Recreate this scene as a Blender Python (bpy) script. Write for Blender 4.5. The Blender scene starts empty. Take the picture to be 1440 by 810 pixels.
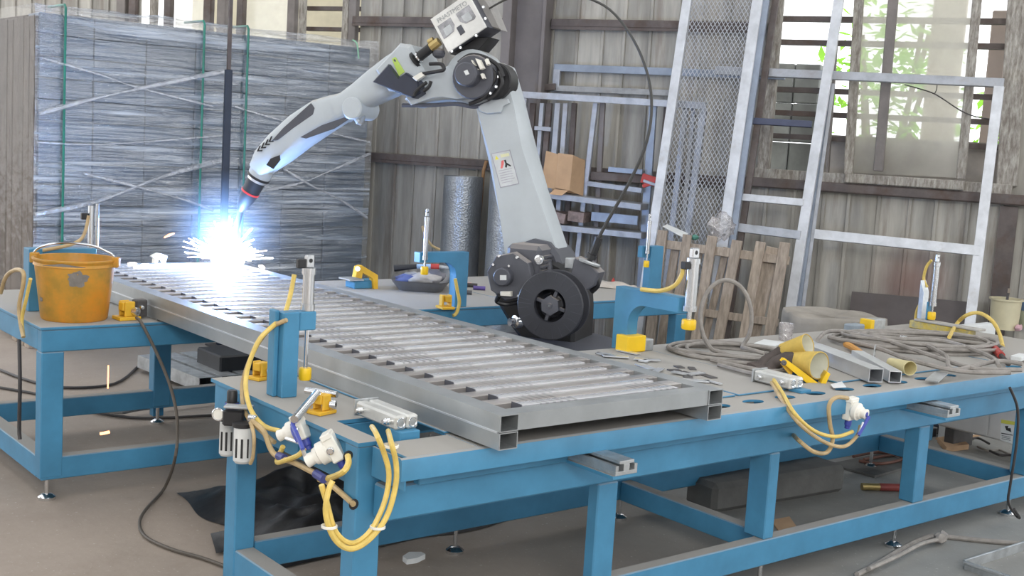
import bpy, bmesh, math, random
from mathutils import Vector, Matrix, noise
random.seed(7)
C = bpy.context.scene.collection
SC = bpy.context.scene
V = Vector

# ------------------------------------------------------------------ camera
FPX, PITCH, ROLL, YAW, CAMH = 1691.99, .121052, -.0607284, .6797815, 1.6
FWD = V((math.sin(YAW)*math.cos(PITCH), math.cos(YAW)*math.cos(PITCH), -math.sin(PITCH)))
RGT0 = V((math.cos(YAW), -math.sin(YAW), 0))
DWN0 = FWD.cross(RGT0)
RGT = RGT0*math.cos(ROLL) + DWN0*math.sin(ROLL)
DWN = DWN0*math.cos(ROLL) - RGT0*math.sin(ROLL)
CAM = V((0, 0, CAMH))
cd = bpy.data.cameras.new('camera')
cam = bpy.data.objects.new('camera', cd); C.objects.link(cam)
cd.sensor_fit = 'HORIZONTAL'; cd.sensor_width = 36; cd.lens = FPX*36/1440
cd.clip_start = .05; cd.clip_end = 200
m = Matrix((RGT, -DWN, -FWD)).transposed().to_4x4(); m.translation = CAM
cam.matrix_world = m
SC.camera = cam

# ------------------------------------------------------------------ sky and light
SC.view_settings.view_transform = 'Standard'; SC.view_settings.look = 'None'
SC.view_settings.gamma = 1; SC.view_settings.use_curve_mapping = False
SC.view_settings.exposure = 0.16
w = bpy.data.worlds.new('overcast_sky'); SC.world = w; w.use_nodes = True
bg = w.node_tree.nodes['Background']
bg.inputs['Color'].default_value = (.96, .98, 1, 1); bg.inputs['Strength'].default_value = 2.3
def area(name, loc, target, sx, sy, power, col):
    l = bpy.data.lights.new(name, 'AREA'); l.shape = 'RECTANGLE'; l.size = sx; l.size_y = sy
    l.energy = power; l.color = col
    o = bpy.data.objects.new(name, l); C.objects.link(o); o.location = loc
    o.rotation_euler = (V(target)-V(loc)).to_track_quat('-Z', 'Y').to_euler()
    return o
area('bay_daylight', (-1.6, -3.6, 4.1), (3.4, 3.2, .6), 2.6, 2.0, 300, (1, .97, .92))

# ------------------------------------------------------------------ placing: image point -> world point on a known plane
FH = V((math.sin(YAW), math.cos(YAW), 0))
def ray(x, y): return RGT*((x-720)/FPX) + DWN*((y-405)/FPX) + FWD
def Pz(x, y, z): d = ray(x, y); return CAM + d*((z-CAMH)/d.z)
def Py(x, y, Y): d = ray(x, y); return CAM + d*(Y/d.y)
def Px(x, y, X): d = ray(x, y); return CAM + d*(X/d.x)
def Pp(x, y, p0, n): d = ray(x, y); return CAM + d*((V(p0)-CAM).dot(n)/d.dot(n))
def Pb(x, y, b): return Pp(x, y, FH*b, FH)          # plane at a given distance ahead
WA = V((6.25, 6.757, 0)); WD = V((.4470, -.8945, 0)).normalized()
WN = V((WD.y, -WD.x, 0))                              # wall normal, into the room
def W(s, z, off=0): return WA + WD*s + V((0, 0, z)) + WN*off
def Pw(x, y, off=0): return Pp(x, y, WA+WN*off, WN)
def ws(x, y, off=0): p = Pw(x, y, off); return (p-WA).dot(WD), p.z

# ------------------------------------------------------------------ materials
MATS = {}
def mat(name, col, rough=.6, metal=0, var=.12, scale=6, bump=0, bscale=40, dust=0, dustcol=(.42, .40, .37), col2=None, c2amt=.5, c2scale=3,
        stretch=None, spec=.5, randobj=0, emit=None, estr=0, trans=0, coat=0, rvar=0):
    if name in MATS: return MATS[name]
    mt = bpy.data.materials.new(name); mt.use_nodes = True; MATS[name] = mt
    nt = mt.node_tree; N = nt.nodes; L = nt.links; b = N['Principled BSDF']
    b.inputs['Metallic'].default_value = metal; b.inputs['Roughness'].default_value = rough
    b.inputs['Specular IOR Level'].default_value = spec
    if trans: b.inputs['Transmission Weight'].default_value = trans
    if coat: b.inputs['Coat Weight'].default_value = coat; b.inputs['Coat Roughness'].default_value = .1
    tc = N.new('ShaderNodeTexCoord'); src = tc.outputs['Object']
    if stretch:
        mp = N.new('ShaderNodeMapping'); mp.inputs['Scale'].default_value = stretch; L.new(src, mp.inputs['Vector']); src = mp.outputs['Vector']
    def nz(sc, det=5, ro=.6):
        n = N.new('ShaderNodeTexNoise'); n.inputs['Scale'].default_value = sc; n.inputs['Detail'].default_value = det; n.inputs['Roughness'].default_value = ro
        L.new(src, n.inputs['Vector']); return n.outputs['Fac']
    def ramp(f, a, bb):
        r = N.new('ShaderNodeMapRange'); r.inputs['From Min'].default_value = a; r.inputs['From Max'].default_value = bb; L.new(f, r.inputs['Value']); return r.outputs['Result']
    def mix(f, c1, c2):
        x = N.new('ShaderNodeMix'); x.data_type = 'RGBA'
        if hasattr(f, 'links') or not isinstance(f, float): L.new(f, x.inputs['Factor'])
        else: x.inputs['Factor'].default_value = f
        for i, c in ((6, c1), (7, c2)):
            if isinstance(c, tuple): x.inputs[i].default_value = (*c, 1)
            else: L.new(c, x.inputs[i])
        return x.outputs[2]
    lo = tuple(c*(1-var*1.6) for c in col); hi = tuple(min(1, c*(1+var*1.6)) for c in col)
    out = mix(ramp(nz(scale), .3, .7), lo, hi)
    if col2:
        out = mix(ramp(nz(c2scale, 8, .7), 1-c2amt-.12, 1-c2amt+.12), out, col2)
    if randobj:
        oi = N.new('ShaderNodeObjectInfo')
        h = N.new('ShaderNodeHueSaturation'); L.new(out, h.inputs['Color'])
        r = N.new('ShaderNodeMapRange'); r.inputs['To Min'].default_value = 1-randobj; r.inputs['To Max'].default_value = 1+randobj
        L.new(oi.outputs['Random'], r.inputs['Value']); L.new(r.outputs['Result'], h.inputs['Value']); out = h.outputs['Color']
    if dust:
        g = N.new('ShaderNodeNewGeometry'); s = N.new('ShaderNodeSeparateXYZ'); L.new(g.outputs['Normal'], s.inputs['Vector'])
        up = ramp(s.outputs['Z'], .55, .95)
        mm = N.new('ShaderNodeMath'); mm.operation = 'MULTIPLY'; L.new(up, mm.inputs[0]); L.new(ramp(nz(7, 8, .7), .62-dust*.5, .78-dust*.5), mm.inputs[1])
        out = mix(mm.outputs[0], out, dustcol)
        rr = N.new('ShaderNodeMapRange'); rr.inputs['To Min'].default_value = rough; rr.inputs['To Max'].default_value = .9
        L.new(mm.outputs[0], rr.inputs['Value']); L.new(rr.outputs['Result'], b.inputs['Roughness'])
        if metal:
            rm = N.new('ShaderNodeMapRange'); rm.inputs['To Min'].default_value = metal; rm.inputs['To Max'].default_value = 0
            L.new(mm.outputs[0], rm.inputs['Value']); L.new(rm.outputs['Result'], b.inputs['Metallic'])
    elif rvar:
        rr = N.new('ShaderNodeMapRange'); rr.inputs['To Min'].default_value = max(.02, rough-rvar); rr.inputs['To Max'].default_value = rough+rvar
        L.new(ramp(nz(scale*1.7), .3, .7), rr.inputs['Value']); L.new(rr.outputs['Result'], b.inputs['Roughness'])
    L.new(out, b.inputs['Base Color'])
    if bump:
        bp = N.new('ShaderNodeBump'); bp.inputs['Strength'].default_value = bump; bp.inputs['Distance'].default_value = .01
        L.new(nz(bscale), bp.inputs['Height']); L.new(bp.outputs['Normal'], b.inputs['Normal'])
    if emit:
        b.inputs['Emission Color'].default_value = (*emit, 1); b.inputs['Emission Strength'].default_value = estr
    return mt

BLUE = mat('blue_paint', (.056, .225, .385), .42, var=.1, scale=5, dust=1.0, dustcol=(.355, .34, .315))
DUSTTOP = mat('dusty_table_top', (.40, .385, .36), .75, var=.12, scale=9, col2=(.30, .285, .265), c2amt=.4, c2scale=4, bump=.1)
BLUEIN = mat('blue_paint_bare', (.056, .225, .385), .45, var=.1, scale=5)
GALV = mat('galvanised_steel', (.50, .52, .53), .42, .75, var=.14, scale=14, rvar=.1, col2=(.34, .35, .36), c2amt=.35, c2scale=9)
GALVD = mat('old_galvanised_steel', (.40, .42, .46), .5, .55, var=.14, scale=10, col2=(.24, .22, .21), c2amt=.35, c2scale=5, randobj=.12)
WHITEST = mat('whitened_steel_bar', (.60, .62, .655), .45, .35, var=.1, scale=9, col2=(.40, .38, .36), c2amt=.3, c2scale=6)
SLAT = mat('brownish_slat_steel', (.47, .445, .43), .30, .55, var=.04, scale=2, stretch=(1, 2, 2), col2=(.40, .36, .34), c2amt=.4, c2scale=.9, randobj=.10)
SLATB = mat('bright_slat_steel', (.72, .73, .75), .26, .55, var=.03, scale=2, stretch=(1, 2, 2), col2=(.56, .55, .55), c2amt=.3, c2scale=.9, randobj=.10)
NAVYB = mat('navy_black_plastic', (.028, .033, .055), .4)
PANELST = mat('panel_tube_steel', (.40, .42, .43), .40, .7, var=.06, scale=7, rvar=.06, col2=(.30, .29, .27), c2amt=.3, c2scale=3)
CYLM = mat('cylinder_steel', (.60, .61, .62), .26, .95, var=.03)
DARKGAP = mat('notch_shade_sheet', (.035, .033, .032), .7)
ALU = mat('bare_aluminium', (.72, .74, .77), .35, .8, var=.06)
CHROME = mat('chrome', (.75, .76, .77), .18, 1, var=.03)
DSTEEL = mat('dark_steel', (.10, .095, .095), .55, .4, var=.2)
BLACKP = mat('black_plastic', (.018, .018, .02), .45, var=.2)
CHARC = mat('charcoal_casting', (.085, .088, .105), .5, var=.12, dust=.8, dustcol=(.32, .29, .27))
SPOOLM = mat('spool_plastic', (.036, .038, .047), .42, var=.1)
RGREY = mat('robot_light_grey', (.46, .50, .53), .42, var=.05, scale=4, dust=.3, dustcol=(.42, .38, .33))
RDARK = mat('robot_dark_grey', (.075, .078, .095), .45, var=.08)
YEL = mat('yellow_paint', (.72, .42, .03), .5, var=.12, col2=(.45, .30, .10), c2amt=.3, c2scale=12)
YELB = mat('bright_yellow_paint', (.83, .53, .012), .4, var=.07)
HOSEY = mat('yellow_air_hose', (.68, .50, .13), .45, var=.1, scale=20)
HOSEB = mat('aged_air_hose', (.45, .33, .17), .5, var=.15, scale=20)
CABLE = mat('grey_cable', (.27, .25, .23), .6, var=.15, scale=20)
CABLED = mat('dark_cable', (.045, .04, .04), .55, var=.2)
ORANGE = mat('orange_bucket_plastic', (.43, .245, .035), .45, var=.14, scale=8, col2=(.66, .25, .02), c2amt=.46, c2scale=4.0)
CEMENT = mat('dried_cement', (.24, .22, .20), .9, var=.2, bump=.4)
WOOD = mat('weathered_pallet_wood', (.35, .29, .235), .8, var=.2, scale=5, stretch=(12, 12, 1.5), bump=.2, randobj=.15)
CARD = mat('cardboard', (.50, .33, .20), .85, var=.08)
WHITEPL = mat('cream_white_plastic', (.78, .76, .69), .38, var=.06)
BLUEPL = mat('blue_plastic', (.05, .07, .35), .4, var=.1)
PAPER = mat('paper', (.66, .68, .68), .85, var=.06)
RED = mat('red_plastic', (.45, .05, .04), .5)
SIDING = mat('weathered_siding', (.37, .355, .32), .6, .15, var=.2, scale=2.6, stretch=(4, 4, .45), bump=.06, col2=(.19, .145, .115), c2amt=.36, c2scale=1.6, randobj=.17)
RUSTST = mat('rusty_brown_steel', (.125, .105, .10), .65, .2, var=.2, scale=6, col2=(.09, .055, .04), c2amt=.4, c2scale=5)
COLST = mat('grey_brown_column_steel', (.19, .172, .17), .6, .2, var=.12, scale=3)
OLDWOOD = mat('peeling_white_wood', (.42, .40, .36), .8, var=.15, scale=9, col2=(.20, .175, .15), c2amt=.5, c2scale=10, stretch=(5, 5, 1.2), bump=.25)
SASH = mat('grey_brown_frame', (.20, .18, .17), .7, var=.15)
# short dark ticks near both ends of each slat
def tick_marks(mt):
    N = mt.node_tree.nodes; L = mt.node_tree.links; b = N['Principled BSDF']; src = b.inputs['Base Color'].links[0].from_socket
    tc = N.new('ShaderNodeTexCoord'); sp = N.new('ShaderNodeSeparateXYZ'); L.new(tc.outputs['Object'], sp.inputs['Vector'])
    def M(op, a, c=None, e=None):
        n = N.new('ShaderNodeMath'); n.operation = op
        for i, q in enumerate((a, c, e)):
            if q is None: continue
            if isinstance(q, (int, float)): n.inputs[i].default_value = q
            else: L.new(q, n.inputs[i])
        return n.outputs[0]
    oi = N.new('ShaderNodeObjectInfo'); sh = M('MULTIPLY', oi.outputs['Random'], .07); x = M('ADD', sp.outputs['X'], sh)
    band = M('ADD', M('COMPARE', x, -.17, .075), M('COMPARE', x, .30, .075))
    tick = M('GREATER_THAN', M('SINE', M('MULTIPLY', x, 2*math.pi/.028)), .25)
    f = M('MULTIPLY', M('MULTIPLY', band, M('ADD', M('MULTIPLY', tick, .42), .10)), M('ADD', oi.outputs['Random'], .3))
    m_ = N.new('ShaderNodeMix'); m_.data_type = 'RGBA'; L.new(f, m_.inputs['Factor']); L.new(src, m_.inputs[6]); m_.inputs[7].default_value = (.16, .15, .16, 1); L.new(m_.outputs[2], b.inputs['Base Color'])
tick_marks(SLAT); tick_marks(SLATB)
FLOOR = None
def node_floor():
    mt = bpy.data.materials.new('dusty_concrete_floor'); mt.use_nodes = True; N = mt.node_tree.nodes; L = mt.node_tree.links; b = N['Principled BSDF']
    tc = N.new('ShaderNodeTexCoord')
    def nz(s, d=6, r=.6):
        n = N.new('ShaderNodeTexNoise'); n.inputs['Scale'].default_value = s; n.inputs['Detail'].default_value = d; n.inputs['Roughness'].default_value = r; L.new(tc.outputs['Object'], n.inputs['Vector']); return n.outputs['Fac']
    def rp(f, pts):
        r = N.new('ShaderNodeValToRGB'); e = r.color_ramp.elements
        e[0].position, e[0].color = pts[0][0], (*pts[0][1], 1); e[1].position, e[1].color = pts[-1][0], (*pts[-1][1], 1)
        for p, c in pts[1:-1]: q = e.new(p); q.color = (*c, 1)
        L.new(f, r.inputs['Fac']); return r.outputs['Color']
    base = rp(nz(1.3), [(.3, (.28, .228, .185)), (.5, (.36, .30, .25)), (.7, (.43, .365, .305))])
    st = rp(nz(2.6, 8, .7), [(.40, (1, 1, 1)), (.62, (.72, .70, .69)), (.75, (.5, .48, .47))])
    x = N.new('ShaderNodeMix'); x.data_type = 'RGBA'; x.blend_type = 'MULTIPLY'; x.inputs['Factor'].default_value = .8
    L.new(base, x.inputs[6]); L.new(st, x.inputs[7])
    # the slab to the right of the near table is greyer, cleaner concrete
    s = N.new('ShaderNodeSeparateXYZ'); L.new(tc.outputs['Object'], s.inputs['Vector'])
    r2 = N.new('ShaderNodeMapRange'); r2.inputs['From Min'].default_value = 2.4; r2.inputs['From Max'].default_value = 4.2; L.new(s.outputs['X'], r2.inputs['Value'])
    y = N.new('ShaderNodeMix'); y.data_type = 'RGBA'; L.new(r2.outputs['Result'], y.inputs['Factor']); L.new(x.outputs[2], y.inputs[6])
    g = rp(nz(1.9), [(.3, (.20, .20, .19)), (.7, (.31, .31, .295))]); L.new(g, y.inputs[7])
    sp = rp(nz(60, 3, .5), [(.66, (0, 0, 0)), (.72, (.12, .12, .12))])
    z = N.new('ShaderNodeMix'); z.data_type = 'RGBA'; z.blend_type = 'ADD'; z.inputs['Factor'].default_value = 1; L.new(y.outputs[2], z.inputs[6]); L.new(sp, z.inputs[7])
    L.new(z.outputs[2], b.inputs['Base Color']); b.inputs['Roughness'].default_value = .75
    bp = N.new('ShaderNodeBump'); bp.inputs['Strength'].default_value = .15; bp.inputs['Distance'].default_value = .01; L.new(nz(30), bp.inputs['Height']); L.new(bp.outputs['Normal'], b.inputs['Normal'])
    return mt
FLOOR = node_floor()

# ------------------------------------------------------------------ mesh builder
def frame(d, up=V((0, 0, 1))):
    d = d.normalized(); u = V(up) - d*d.dot(V(up))
    if u.length < 1e-4: u = V((0, 1, 0)) - d*d.y
    if u.length < 1e-4: u = V((1, 0, 0))
    u.normalize(); return d, u, d.cross(u)       # along, up, side
class MB:
    def __init__(s): s.v = []; s.f = []
    def add(s, vs, fs):
        k = len(s.v); s.v += [V(p) for p in vs]; s.f += [tuple(i+k for i in f) for f in fs]; return s
    def obox(s, c, ax, ay, az, ch=0):                     # half-axis vectors, chamfer
        c = V(c); vs = []
        if ch <= 0:
            for i in (-1, 1):
                for j in (-1, 1):
                    for k in (-1, 1): vs.append(c+ax*i+ay*j+az*k)
            return s.add(vs, [(0, 1, 3, 2), (4, 6, 7, 5), (0, 4, 5, 1), (2, 3, 7, 6), (0, 2, 6, 4), (1, 5, 7, 3)])
        L = [ax.length, ay.length, az.length]; ch = min(ch, *[l*.9 for l in L])
        fa = [1-ch/l for l in L]; idx = {}
        for i in (-1, 1):
            for j in (-1, 1):
                for k in (-1, 1):
                    for a in range(3):
                        t = [i*fa[0], j*fa[1], k*fa[2]]; t[a] = (i, j, k)[a]
                        idx[(i, j, k, a)] = len(vs); vs.append(c+ax*t[0]+ay*t[1]+az*t[2])
        fs = []
        for a in range(3):
            b, d = [q for q in range(3) if q != a]
            for sg in (-1, 1):
                q = []
                for sb, sd in ((-1, -1), (1, -1), (1, 1), (-1, 1)):
                    t = [0, 0, 0]; t[a] = sg; t[b] = sb; t[d] = sd; q.append(idx[(*t, a)])
                fs.append(tuple(q))
        for a in range(3):                                 # edges along axis a
            b, d = [q for q in range(3) if q != a]
            for sb in (-1, 1):
                for sd in (-1, 1):
                    t = [0, 0, 0]; t[b] = sb; t[d] = sd; q = []
                    for sa, n in ((-1, b), (1, b), (1, d), (-1, d)):
                        t[a] = sa; q.append(idx[(*t, n)])
                    fs.append(tuple(q))
        for i in (-1, 1):
            for j in (-1, 1):
                for k in (-1, 1): fs.append(tuple(idx[(i, j, k, a)] for a in range(3)))
        return s.add(vs, fs)
    def box(s, x0, x1, y0, y1, z0, z1, ch=0):
        return s.obox(((x0+x1)/2, (y0+y1)/2, (z0+z1)/2), V(((x1-x0)/2, 0, 0)), V((0, (y1-y0)/2, 0)), V((0, 0, (z1-z0)/2)), ch)
    def cbox(s, c, size, rz=0, ch=0):
        r = Matrix.Rotation(rz, 3, 'Z')
        return s.obox(c, r @ V((size[0]/2, 0, 0)), r @ V((0, size[1]/2, 0)), V((0, 0, size[2]/2)), ch)
    def bar(s, p0, p1, wd, ht, up=(0, 0, 1), ch=0):
        p0 = V(p0); p1 = V(p1); d, u, sd = frame(p1-p0, up)
        return s.obox((p0+p1)/2, d*((p1-p0).length/2), sd*(wd/2), u*(ht/2), ch)
    def pipe(s, p0, p1, wd, ht, t, up=(0, 0, 1)):          # hollow rectangular tube, open ends
        p0 = V(p0); p1 = V(p1); d, u, sd = frame(p1-p0, up); vs = []
        for p in (p0, p1):
            for k in (0, t):
                for a, b in ((-1, -1), (1, -1), (1, 1), (-1, 1)): vs.append(p+sd*(a*(wd/2-k))+u*(b*(ht/2-k)))
        fs = []
        for i in range(4):
            j = (i+1) % 4
            fs += [(i, j, 8+j, 8+i), (4+j, 4+i, 12+i, 12+j), (i, 4+i, 4+j, j), (8+i, 8+j, 12+j, 12+i)]
        return s.add(vs, fs)
    def tube(s, pts, r, n=8, smooth=True, sub=5, caps=True):
        pts = [V(p) for p in pts]
        if smooth and len(pts) > 2:
            q = []
            for i in range(len(pts)-1):
                a = pts[max(i-1, 0)]; b = pts[i]; c = pts[i+1]; d = pts[min(i+2, len(pts)-1)]
                for k in range(sub):
                    t = k/sub; q.append(.5*((2*b)+(c-a)*t+(2*a-5*b+4*c-d)*t*t+(3*b-a-3*c+d)*t**3))
            q.append(pts[-1]); pts = q
        vs = []; fs = []; u = None
        for i, p in enumerate(pts):
            d = (pts[min(i+1, len(pts)-1)]-pts[max(i-1, 0)])
            if d.length < 1e-9: d = V((0, 0, 1))
            d.normalize()
            if u is None: u = frame(d)[1]
            u = u-d*u.dot(d)
            if u.length < 1e-5: u = frame(d)[1]
            u.normalize(); w_ = d.cross(u); rr = r(i/(len(pts)-1)) if callable(r) else r
            for k in range(n): a = 2*math.pi*k/n; vs.append(p+u*(math.cos(a)*rr)+w_*(math.sin(a)*rr))
        for i in range(len(pts)-1):
            for k in range(n): j = (k+1) % n; fs.append((i*n+k, i*n+j, (i+1)*n+j, (i+1)*n+k))
        if caps: fs += [tuple(range(n-1, -1, -1)), tuple((len(pts)-1)*n+k for k in range(n))]
        return s.add(vs, fs)
    def cyl(s, p0, p1, r, n=16, r2=None): return s.lathe(p0, V(p1)-V(p0), [(0, 0), (r, 0), (r if r2 is None else r2, (V(p1)-V(p0)).length), (0, (V(p1)-V(p0)).length)], n)
    def lathe(s, p, axis, prof, n=20, up=(0, 0, 1)):       # profile of (radius, height along axis)
        p = V(p); d, u, sd = frame(V(axis), up); vs = []; fs = []; ring = []
        for r, h in prof:
            if r <= 1e-6: ring.append([len(vs)]); vs.append(p+d*h)
            else:
                ring.append(list(range(len(vs), len(vs)+n)))
                for k in range(n): a = 2*math.pi*k/n; vs.append(p+d*h+u*(math.cos(a)*r)+sd*(math.sin(a)*r))
        for A, B in zip(ring, ring[1:]):
            for k in range(n):
                j = (k+1) % n
                if len(A) == 1 and len(B) == 1: continue
                if len(A) == 1: fs.append((A[0], B[j], B[k]))
                elif len(B) == 1: fs.append((A[k], A[j], B[0]))
                else: fs.append((A[k], A[j], B[j], B[k]))
        return s.add(vs, fs)
    def prism(s, poly, vec, ch=0):                         # polygon of 3-D points pushed along vec
        poly = [V(p) for p in poly]; vec = V(vec); n = len(poly)
        if ch:
            c = sum(poly, V())/n; L = vec.length
            ins = [p+(c-p).normalized()*ch for p in poly]; e = vec*(ch/L)
            rings = [ins, [p+e for p in poly], [p+vec-e for p in poly], [p+vec for p in ins]]
        else: rings = [poly, [p+vec for p in poly]]
        vs = [p for r in rings for p in r]; fs = [tuple(range(n-1, -1, -1)), tuple((len(rings)-1)*n+k for k in range(n))]
        for q in range(len(rings)-1):
            for k in range(n): j = (k+1) % n; fs.append((q*n+k, q*n+j, (q+1)*n+j, (q+1)*n+k))
        return s.add(vs, fs)
    def loft(s, secs, caps=True):
        n = len(secs[0]); vs = [p for r in secs for p in r]; fs = []
        for q in range(len(secs)-1):
            for k in range(n): j = (k+1) % n; fs.append((q*n+k, q*n+j, (q+1)*n+j, (q+1)*n+k))
        if caps: fs += [tuple(range(n-1, -1, -1)), tuple((len(secs)-1)*n+k for k in range(n))]
        return s.add(vs, fs)
    def limb(s, pts, up, n=16, e=.6):                      # (centre, half width across, half width along up); rounded-box sections
        cs = [V(p[0]) for p in pts]; secs = []
        for i, p in enumerate(pts):
            d = cs[min(i+1, len(cs)-1)]-cs[max(i-1, 0)]; d, u, sd = frame(d, up); r = []
            for k in range(n):
                a = 2*math.pi*k/n; ca, sa = math.cos(a), math.sin(a)
                r.append(cs[i]+sd*(p[1]*math.copysign(abs(ca)**e, ca))+u*(p[2]*math.copysign(abs(sa)**e, sa)))
            secs.append(r)
        return s.loft(secs)
    def ball(s, c, r, n=12, sq=(1, 1, 1), jit=0):
        m_ = n//2; pr = []
        c = V(c); k0 = len(s.v)
        for i in range(m_+1): a = math.pi*i/m_; pr.append((math.sin(a)*r, -math.cos(a)*r))
        s.lathe(c, (0, 0, 1), pr, n)
        for i in range(k0, len(s.v)):
            q = s.v[i]-c; q = V((q.x*sq[0], q.y*sq[1], q.z*sq[2]))
            if jit: q *= 1+jit*noise.noise(q*(2.2/r)+c*3)
            s.v[i] = c+q
        return s
    def grid(s, fn, nu, nv):
        return s.add([fn(i/nu, j/nv) for j in range(nv+1) for i in range(nu+1)], [(j*(nu+1)+i, j*(nu+1)+i+1, (j+1)*(nu+1)+i+1, (j+1)*(nu+1)+i) for j in range(nv) for i in range(nu)])
    def build(s, name, material, parent=None, angle=32, smooth=True, loc=None):
        if parent is not None: off = BASE[parent.name]
        elif loc is not None: off = V(loc)
        else:
            xs = [p.x for p in s.v]; ys = [p.y for p in s.v]
            off = V(((min(xs)+max(xs))/2, (min(ys)+max(ys))/2, min(p.z for p in s.v)))
        me = bpy.data.meshes.new(name); me.from_pydata([p-off for p in s.v], [], s.f); me.validate()
        bm = bmesh.new(); bm.from_mesh(me); bmesh.ops.recalc_face_normals(bm, faces=bm.faces); bm.to_mesh(me); bm.free()
        if smooth:
            me.polygons.foreach_set('use_smooth', [True]*len(me.polygons))
            me.set_sharp_from_angle(angle=math.radians(angle))
        me.materials.append(material)
        o = bpy.data.objects.new(name, me); C.objects.link(o)
        if parent is not None: o.parent = parent
        else: o.location = off
        BASE[o.name] = off
        return o
BASE = {}
def tag(o, label, cat, group=None, kind=None):
    o['label'] = label; o['category'] = cat
    if group: o['group'] = group
    if kind: o['kind'] = kind
    return o
def T(name, label, cat, base, group=None):
    o = bpy.data.objects.new(name, None); C.objects.link(o); o.location = V(base); o.empty_display_size = .05
    BASE[o.name] = V(base); return tag(o, label, cat, group)
def struct(o): o['kind'] = 'structure'; return o
def clone(o, parent, off):                              # copy of one part, shifted, sharing its mesh
    c = o.copy(); C.objects.link(c); c.parent = parent; c.location = o.location + V(off); BASE[c.name] = BASE[o.name]; return c
def plain(o, label): o['label'] = label; return o
def one(name, mb, material, label, cat, group=None, **k): return tag(mb.build(name, material, **k), label, cat, group)
def hose(name, pts, r, material, label, cat='hose', group=None, n=8): return one(name, MB().tube(pts, r, n), material, label, cat, group)
def text(name, body, size, p, right, up, material, parent, extrude=.0006):
    cu = bpy.data.curves.new(name, 'FONT'); cu.body = body; cu.size = size; cu.extrude = extrude; cu.align_x = 'CENTER'; cu.align_y = 'CENTER'
    cu.materials.append(material); o = bpy.data.objects.new(name, cu); C.objects.link(o); o.parent = parent
    r = V(right).normalized(); u = (V(up)-r*r.dot(V(up))).normalized(); n = r.cross(u)
    mm = Matrix((r, u, n)).transposed().to_4x4(); mm.translation = V(p)-BASE[parent.name]; o.matrix_local = mm
    me = bpy.data.meshes.new_from_object(o.evaluated_get(bpy.context.evaluated_depsgraph_get())); mw = o.matrix_local.copy(); bpy.data.objects.remove(o)
    o = bpy.data.objects.new(name, me); C.objects.link(o); o.parent = parent; o.matrix_local = mw; BASE[o.name] = V(p); return o
# ================================================================== the setting
struct(MB().grid(lambda u, v: V((-9+30*u, -9+30*v, 0)), 2, 2).build('floor', FLOOR, loc=(0, 0, 0)))
wall = bpy.data.objects.new('wall_back', None); C.objects.link(wall); wall.location = W(0, 0); BASE['wall_back'] = W(0, 0); wall['kind'] = 'structure'
def wbox(mb, s0, s1, z0, z1, o0, o1, ch=0):
    return mb.obox(W((s0+s1)/2, (z0+z1)/2, (o0+o1)/2), WD*((s1-s0)/2), WN*((o1-o0)/2), V((0, 0, (z1-z0)/2)), ch)
WINL = (ws(192, 30)[0], ws(499, 30)[0]); WINR = (ws(1082, 120)[0], ws(1426, 120)[0]); SILL = ws(1260, 258)[1]
# upright siding sheets, each with a raised lap rib along one edge
s = -7.0; k = 0
while s < 4.6:
    wd_ = .205 if k % 3 else .17; s1 = s+wd_; mid = (s+s1)/2; k += 1; spans = [(0, 4.3)]
    if WINL[0] < mid < WINL[1]: spans = [(0, 1.95), (3.6, 4.3)]
    if WINR[0] < mid < WINR[1]: spans = [(0, SILL-.04), (3.7, 4.3)]
    for z0, z1 in spans:
        mb = MB(); wbox(mb, s+.002, s1-.004, z0, z1, -.012, random.uniform(0, .004))
        wbox(mb, s1-.022, s1+.004, z0, z1, 0, .017, .004)
        mb.build('siding_sheet', SIDING, wall)
    s = s1
cs0, cs1 = ws(722, 25)[0], ws(779, 25)[0]
for z0 in (ws(600, 224)[1], ws(640, 31)[1]):
    for s0, s1_ in (((-6.9, WINL[1]+.02) if z0 < 1.9 else (WINL[1], WINL[1]+.01)), (WINL[1]+.02, cs0-.01), (cs1+.01, WINR[0]-.05)):
        if s1_-s0 < .1: continue
        mb = MB(); wbox(mb, s0, s1_, z0-.028, z0+.028, .018, .075, .004); wbox(mb, s0, s1_, z0-.05, z0-.028, .066, .075); mb.build('girt', RUSTST, wall)
mb = MB(); wbox(mb, WINR[0]-.1, 4.5, SILL-.09, SILL-.02, .01, .10, .01); mb.build('girt', RUSTST, wall)
mb = MB(); wbox(mb, WINR[1], WINR[1]+.11, 0, SILL-.1, .012, .06); mb.build('rusty_sheet', RUSTST, wall)
# red-oxide smear and dark rubber sheet on the lower wall
# steel column, an H section with its flanges square to the wall
s0, s1 = ws(722, 25)[0], ws(779, 25)[0]
col = T('steel_column', 'grey brown H section steel column standing against the siding wall', 'column', W((s0+s1)/2, 0, .15)); col['kind'] = 'structure'
mb = MB(); wbox(mb, s0, s0+.075, 0, 4.3, .02, .20, .004); mb.build('flange', COLST, col)
mb = MB(); wbox(mb, s1-.03, s1, 0, 4.3, .02, .16, .004); mb.build('flange', COLST, col)
mb = MB(); wbox(mb, s0+.075, s1-.03, 0, 4.3, .05, .10); mb.build('web', COLST, col)
mb = MB(); z_ = ws(735, 118)[1]; wbox(mb, s0-.02, s0+.075, 1.2, z_, .02, .15, .004); mb.build('splice_plate', GALVD, col)

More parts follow.
